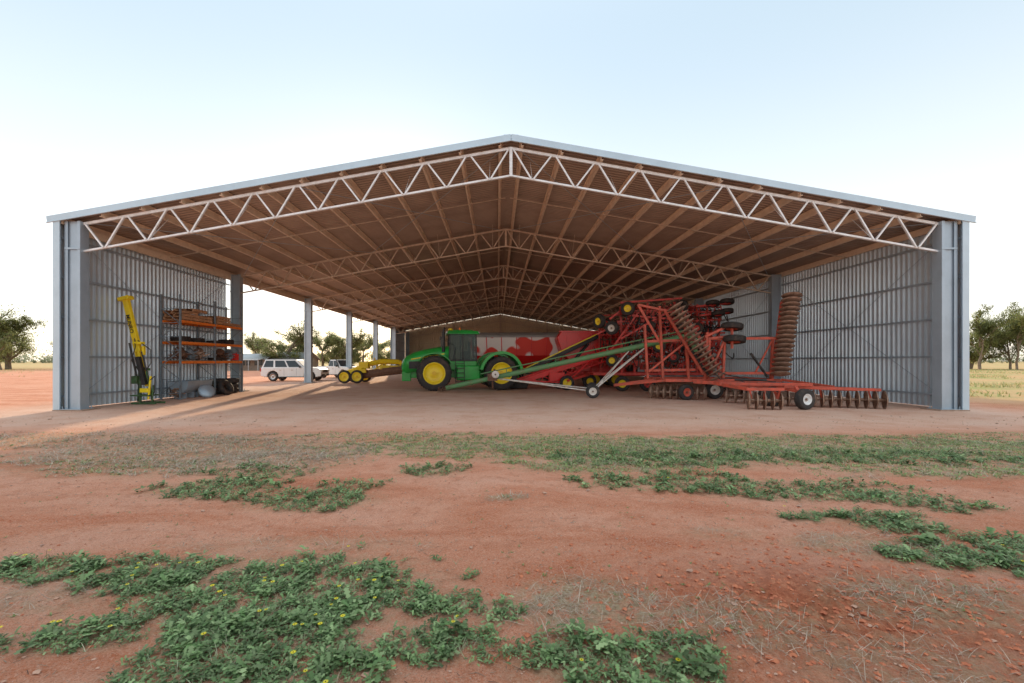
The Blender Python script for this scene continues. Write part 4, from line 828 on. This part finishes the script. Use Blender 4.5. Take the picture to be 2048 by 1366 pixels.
# ---------------------------------------------------------------- pallet rack + goods
RX=-14.3
Rk=thing('pallet_rack','blue and orange steel pallet racking loaded with farm parts','rack',(RX,18.75,0),0)
for yy in(0,2.3,4.5):
    mb=MB()
    for xx in(-.42,.42): mb.box((xx,yy,2.3),(.07,.06,4.6)); mb.box((xx,yy,.01),(.16,.14,.02))
    for i in range(7): z=.25+i*.62; mb.beam((-.4,yy,z),(.4,yy,z+.02),.025,.025); 
    for i in range(6): z=.25+i*.62; mb.beam((.4 if i%2 else -.4,yy,z),(-.4 if i%2 else .4,yy,z+.62),.025,.025)
    part(Rk,'upright_frame',mb,['blue'])
for z in(1.62,2.48,3.42):
    for y0 in(0,2.3):
        for xx in(-.42,.42):
            mb=MB(); L_=2.3 if y0==0 else 2.2; mb.beam((xx+.03,y0+.04,z),(xx+.03,y0+L_-.04,z),.05,.11); part(Rk,'beam',mb,['orange'])
        mb=MB(); mb.box((-.2,y0+1.1,z+.057),(.08,1.9,.012)); mb.box((.2,y0+1.1,z+.057),(.08,1.9,.012))
        for i in range(8): mb.box((0,y0+.2+i*.27,z+.072),(.80,.10,.02))
        part(Rk,'shelf_slats',mb,['wood'])
pm=MB()
for i in range(8): pm.box((-.52+i*.149,0,.125),(.10,1.1,.02))
for xx in(-.5,0,.5): pm.box((xx,0,.07),(.09,1.1,.09))
for i in (-1,0,1): pm.box((0,i*.5,.012),(1.1,.1,.02))
pme=pm.mesh('wooden_pallet',['wood'])
def pal(x,y,z,r=0,tilt=0):
    o=part(None,'wooden_pallet',pme,None); o.location=(x,y,z); o.rotation_euler=(tilt,0,r); o.scale=(.78,.95,.95); o['label']='weathered wooden pallet stacked on the top rack shelf'; o['category']='pallet'; o['group']='stacked wooden pallets'
for (y,n) in((19.4,3),(20.35,2),(21.7,3),(22.7,1)):
    for i in range(n): pal(RX+random.uniform(-.04,.04),y+random.uniform(-.05,.05),3.51+i*.135,random.uniform(-.05,.05))
pal(RX,20.0,3.93,.1,0)
def coil(x,y,z,R_,n):
    mb=MB()
    for i in range(n):
        for rr_ in(R_,R_-.05): 
            prof=[(rr_+.022*math.cos(t),.022*math.sin(t)) for t in np.linspace(0,6.283,7)]; mb.lathe(prof,(random.uniform(-.012,.012),random.uniform(-.012,.012),.024+i*.045),(0,0,1),0,24)
    single('pipe_coil',mb,['rubber'],'coil of black poly pipe lying on the rack shelf','pipe',(x,y,z),0,0,'pipe coils on the rack')
coil(RX,19.35,2.57,.36,5); coil(RX,20.25,2.57,.38,4); coil(RX,21.7,2.57,.36,3); coil(RX,22.6,2.57,.34,5); coil(RX,21.8,1.71,.34,3)
for i,(y,z) in enumerate([(19.25,1.71),(19.9,1.71),(20.5,1.71),(22.3,1.71),(22.75,1.71),(19.1,.0),(20.9,0)]):
    mb=MB(); random.seed(60+i)
    for j in range(11):
        a_=random.random()*6.28; L_=random.uniform(.2,.42); p=V((random.uniform(-.15,.15),random.uniform(-.15,.15),.02+j*.03)); dv=V((math.cos(a_),math.sin(a_),random.uniform(-.3,.3)))*L_
        mb.beam(p-dv,p+dv,.06,.02+.02*random.random())
        if j%3==0: mb.tube(p,p+V((0,0,.16)),.06,0,10)
        if j%4==1: mb.disc(p+V((0,0,.1)),(random.uniform(-1,1),random.uniform(-1,1),.6),.2,.04)
    single('steel_parts_pile',mb,[['rust','blue','discsteel'][i%3]],'jumble of greasy steel implement parts by the rack','machine parts',(RX,y,z+.05),0,0,'parts piles on the rack')
for i,(y,x,r) in enumerate([(19.45,RX+.1,.1),(20.35,RX+.08,-.08)]):
    mb=MB(); n=12; vs=[];fs=[]
    for e in(-.42,.42):
        for rr_ in(.40,.375):
            for k in range(n+1):
                t=math.pi+math.pi*k/n; vs.append((rr_*math.cos(t),e,.75+rr_*1.4*math.sin(t)))
    k=n+1
    for j in range(n): fs+=[(j,j+1,2*k+j+1,2*k+j),(k+j,k+j+1,3*k+j+1,3*k+j)]
    mb.add(vs,fs,0,True); mb.add([vs[j] for j in range(k)],[tuple(range(k))],0); mb.add([vs[2*k+j] for j in range(k)],[tuple(range(k))],0)
    mb.box((0,-.3,.12),(.5,.06,.24)); mb.box((0,.3,.12),(.5,.06,.24)); mb.box((.4,0,.76),(.05,.9,.04)); mb.box((-.4,0,.76),(.05,.9,.04))
    single('feed_trough',mb,['galv'],'half-round galvanised steel trough on the ground under the rack','trough',(x,y,.0),r,0,'galvanised troughs')
mb=MB(); mb.disc((0,0,.29),(.8,-.7,.5),.34,.08,.01,0,28); single('steel_disc',mb,['galv'],'large worn steel plough disc leaning beside the rack','steel disc',(-13.5,19.9,.0))
tm=MB(); R_,W_=.40,.24; tm.lathe([(R_*.55,-W_*.4),(R_*.8,-W_*.5),(R_*.95,-W_*.4),(R_,-W_*.2),(R_,W_*.2),(R_*.95,W_*.4),(R_*.8,W_*.5),(R_*.55,W_*.4),(R_*.6,0),(R_*.55,-W_*.4)],(0,0,0),(0,0,1),0,28); tme=tm.mesh('old_tyre',['rubber'])
for x,y,z,rx,ry in [(-14.2,21.8,.13,0,0),(-14.2,21.82,.38,.05,0),(-14.2,22.75,.13,0,0),(-14.18,22.7,.38,0,.05),(-14.2,22.8,.63,.04,0),(-14.22,21.8,.64,.1,.05),(-13.5,21.3,.36,.1,rad(62))]:
    o=part(None,'old_tyre',tme,None); o.location=(x,y,z); o.rotation_euler=(rx,ry,0); o['label']='worn black tyre stacked beneath the rack'; o['category']='tyre'; o['group']='old tyres by the rack'
mb=MB(); mb.box((0,0,.17),(.24,.34,.34)); mb.beam((0,-.1,.37),(0,.1,.37),.03,.03); mb.tube((0,.13,.34),(0,.16,.42),.025,0,8); single('jerry_can',mb,['red'],'small red fuel can on the rack shelf','fuel can',(-14.1,23.0,1.71),0,.03)
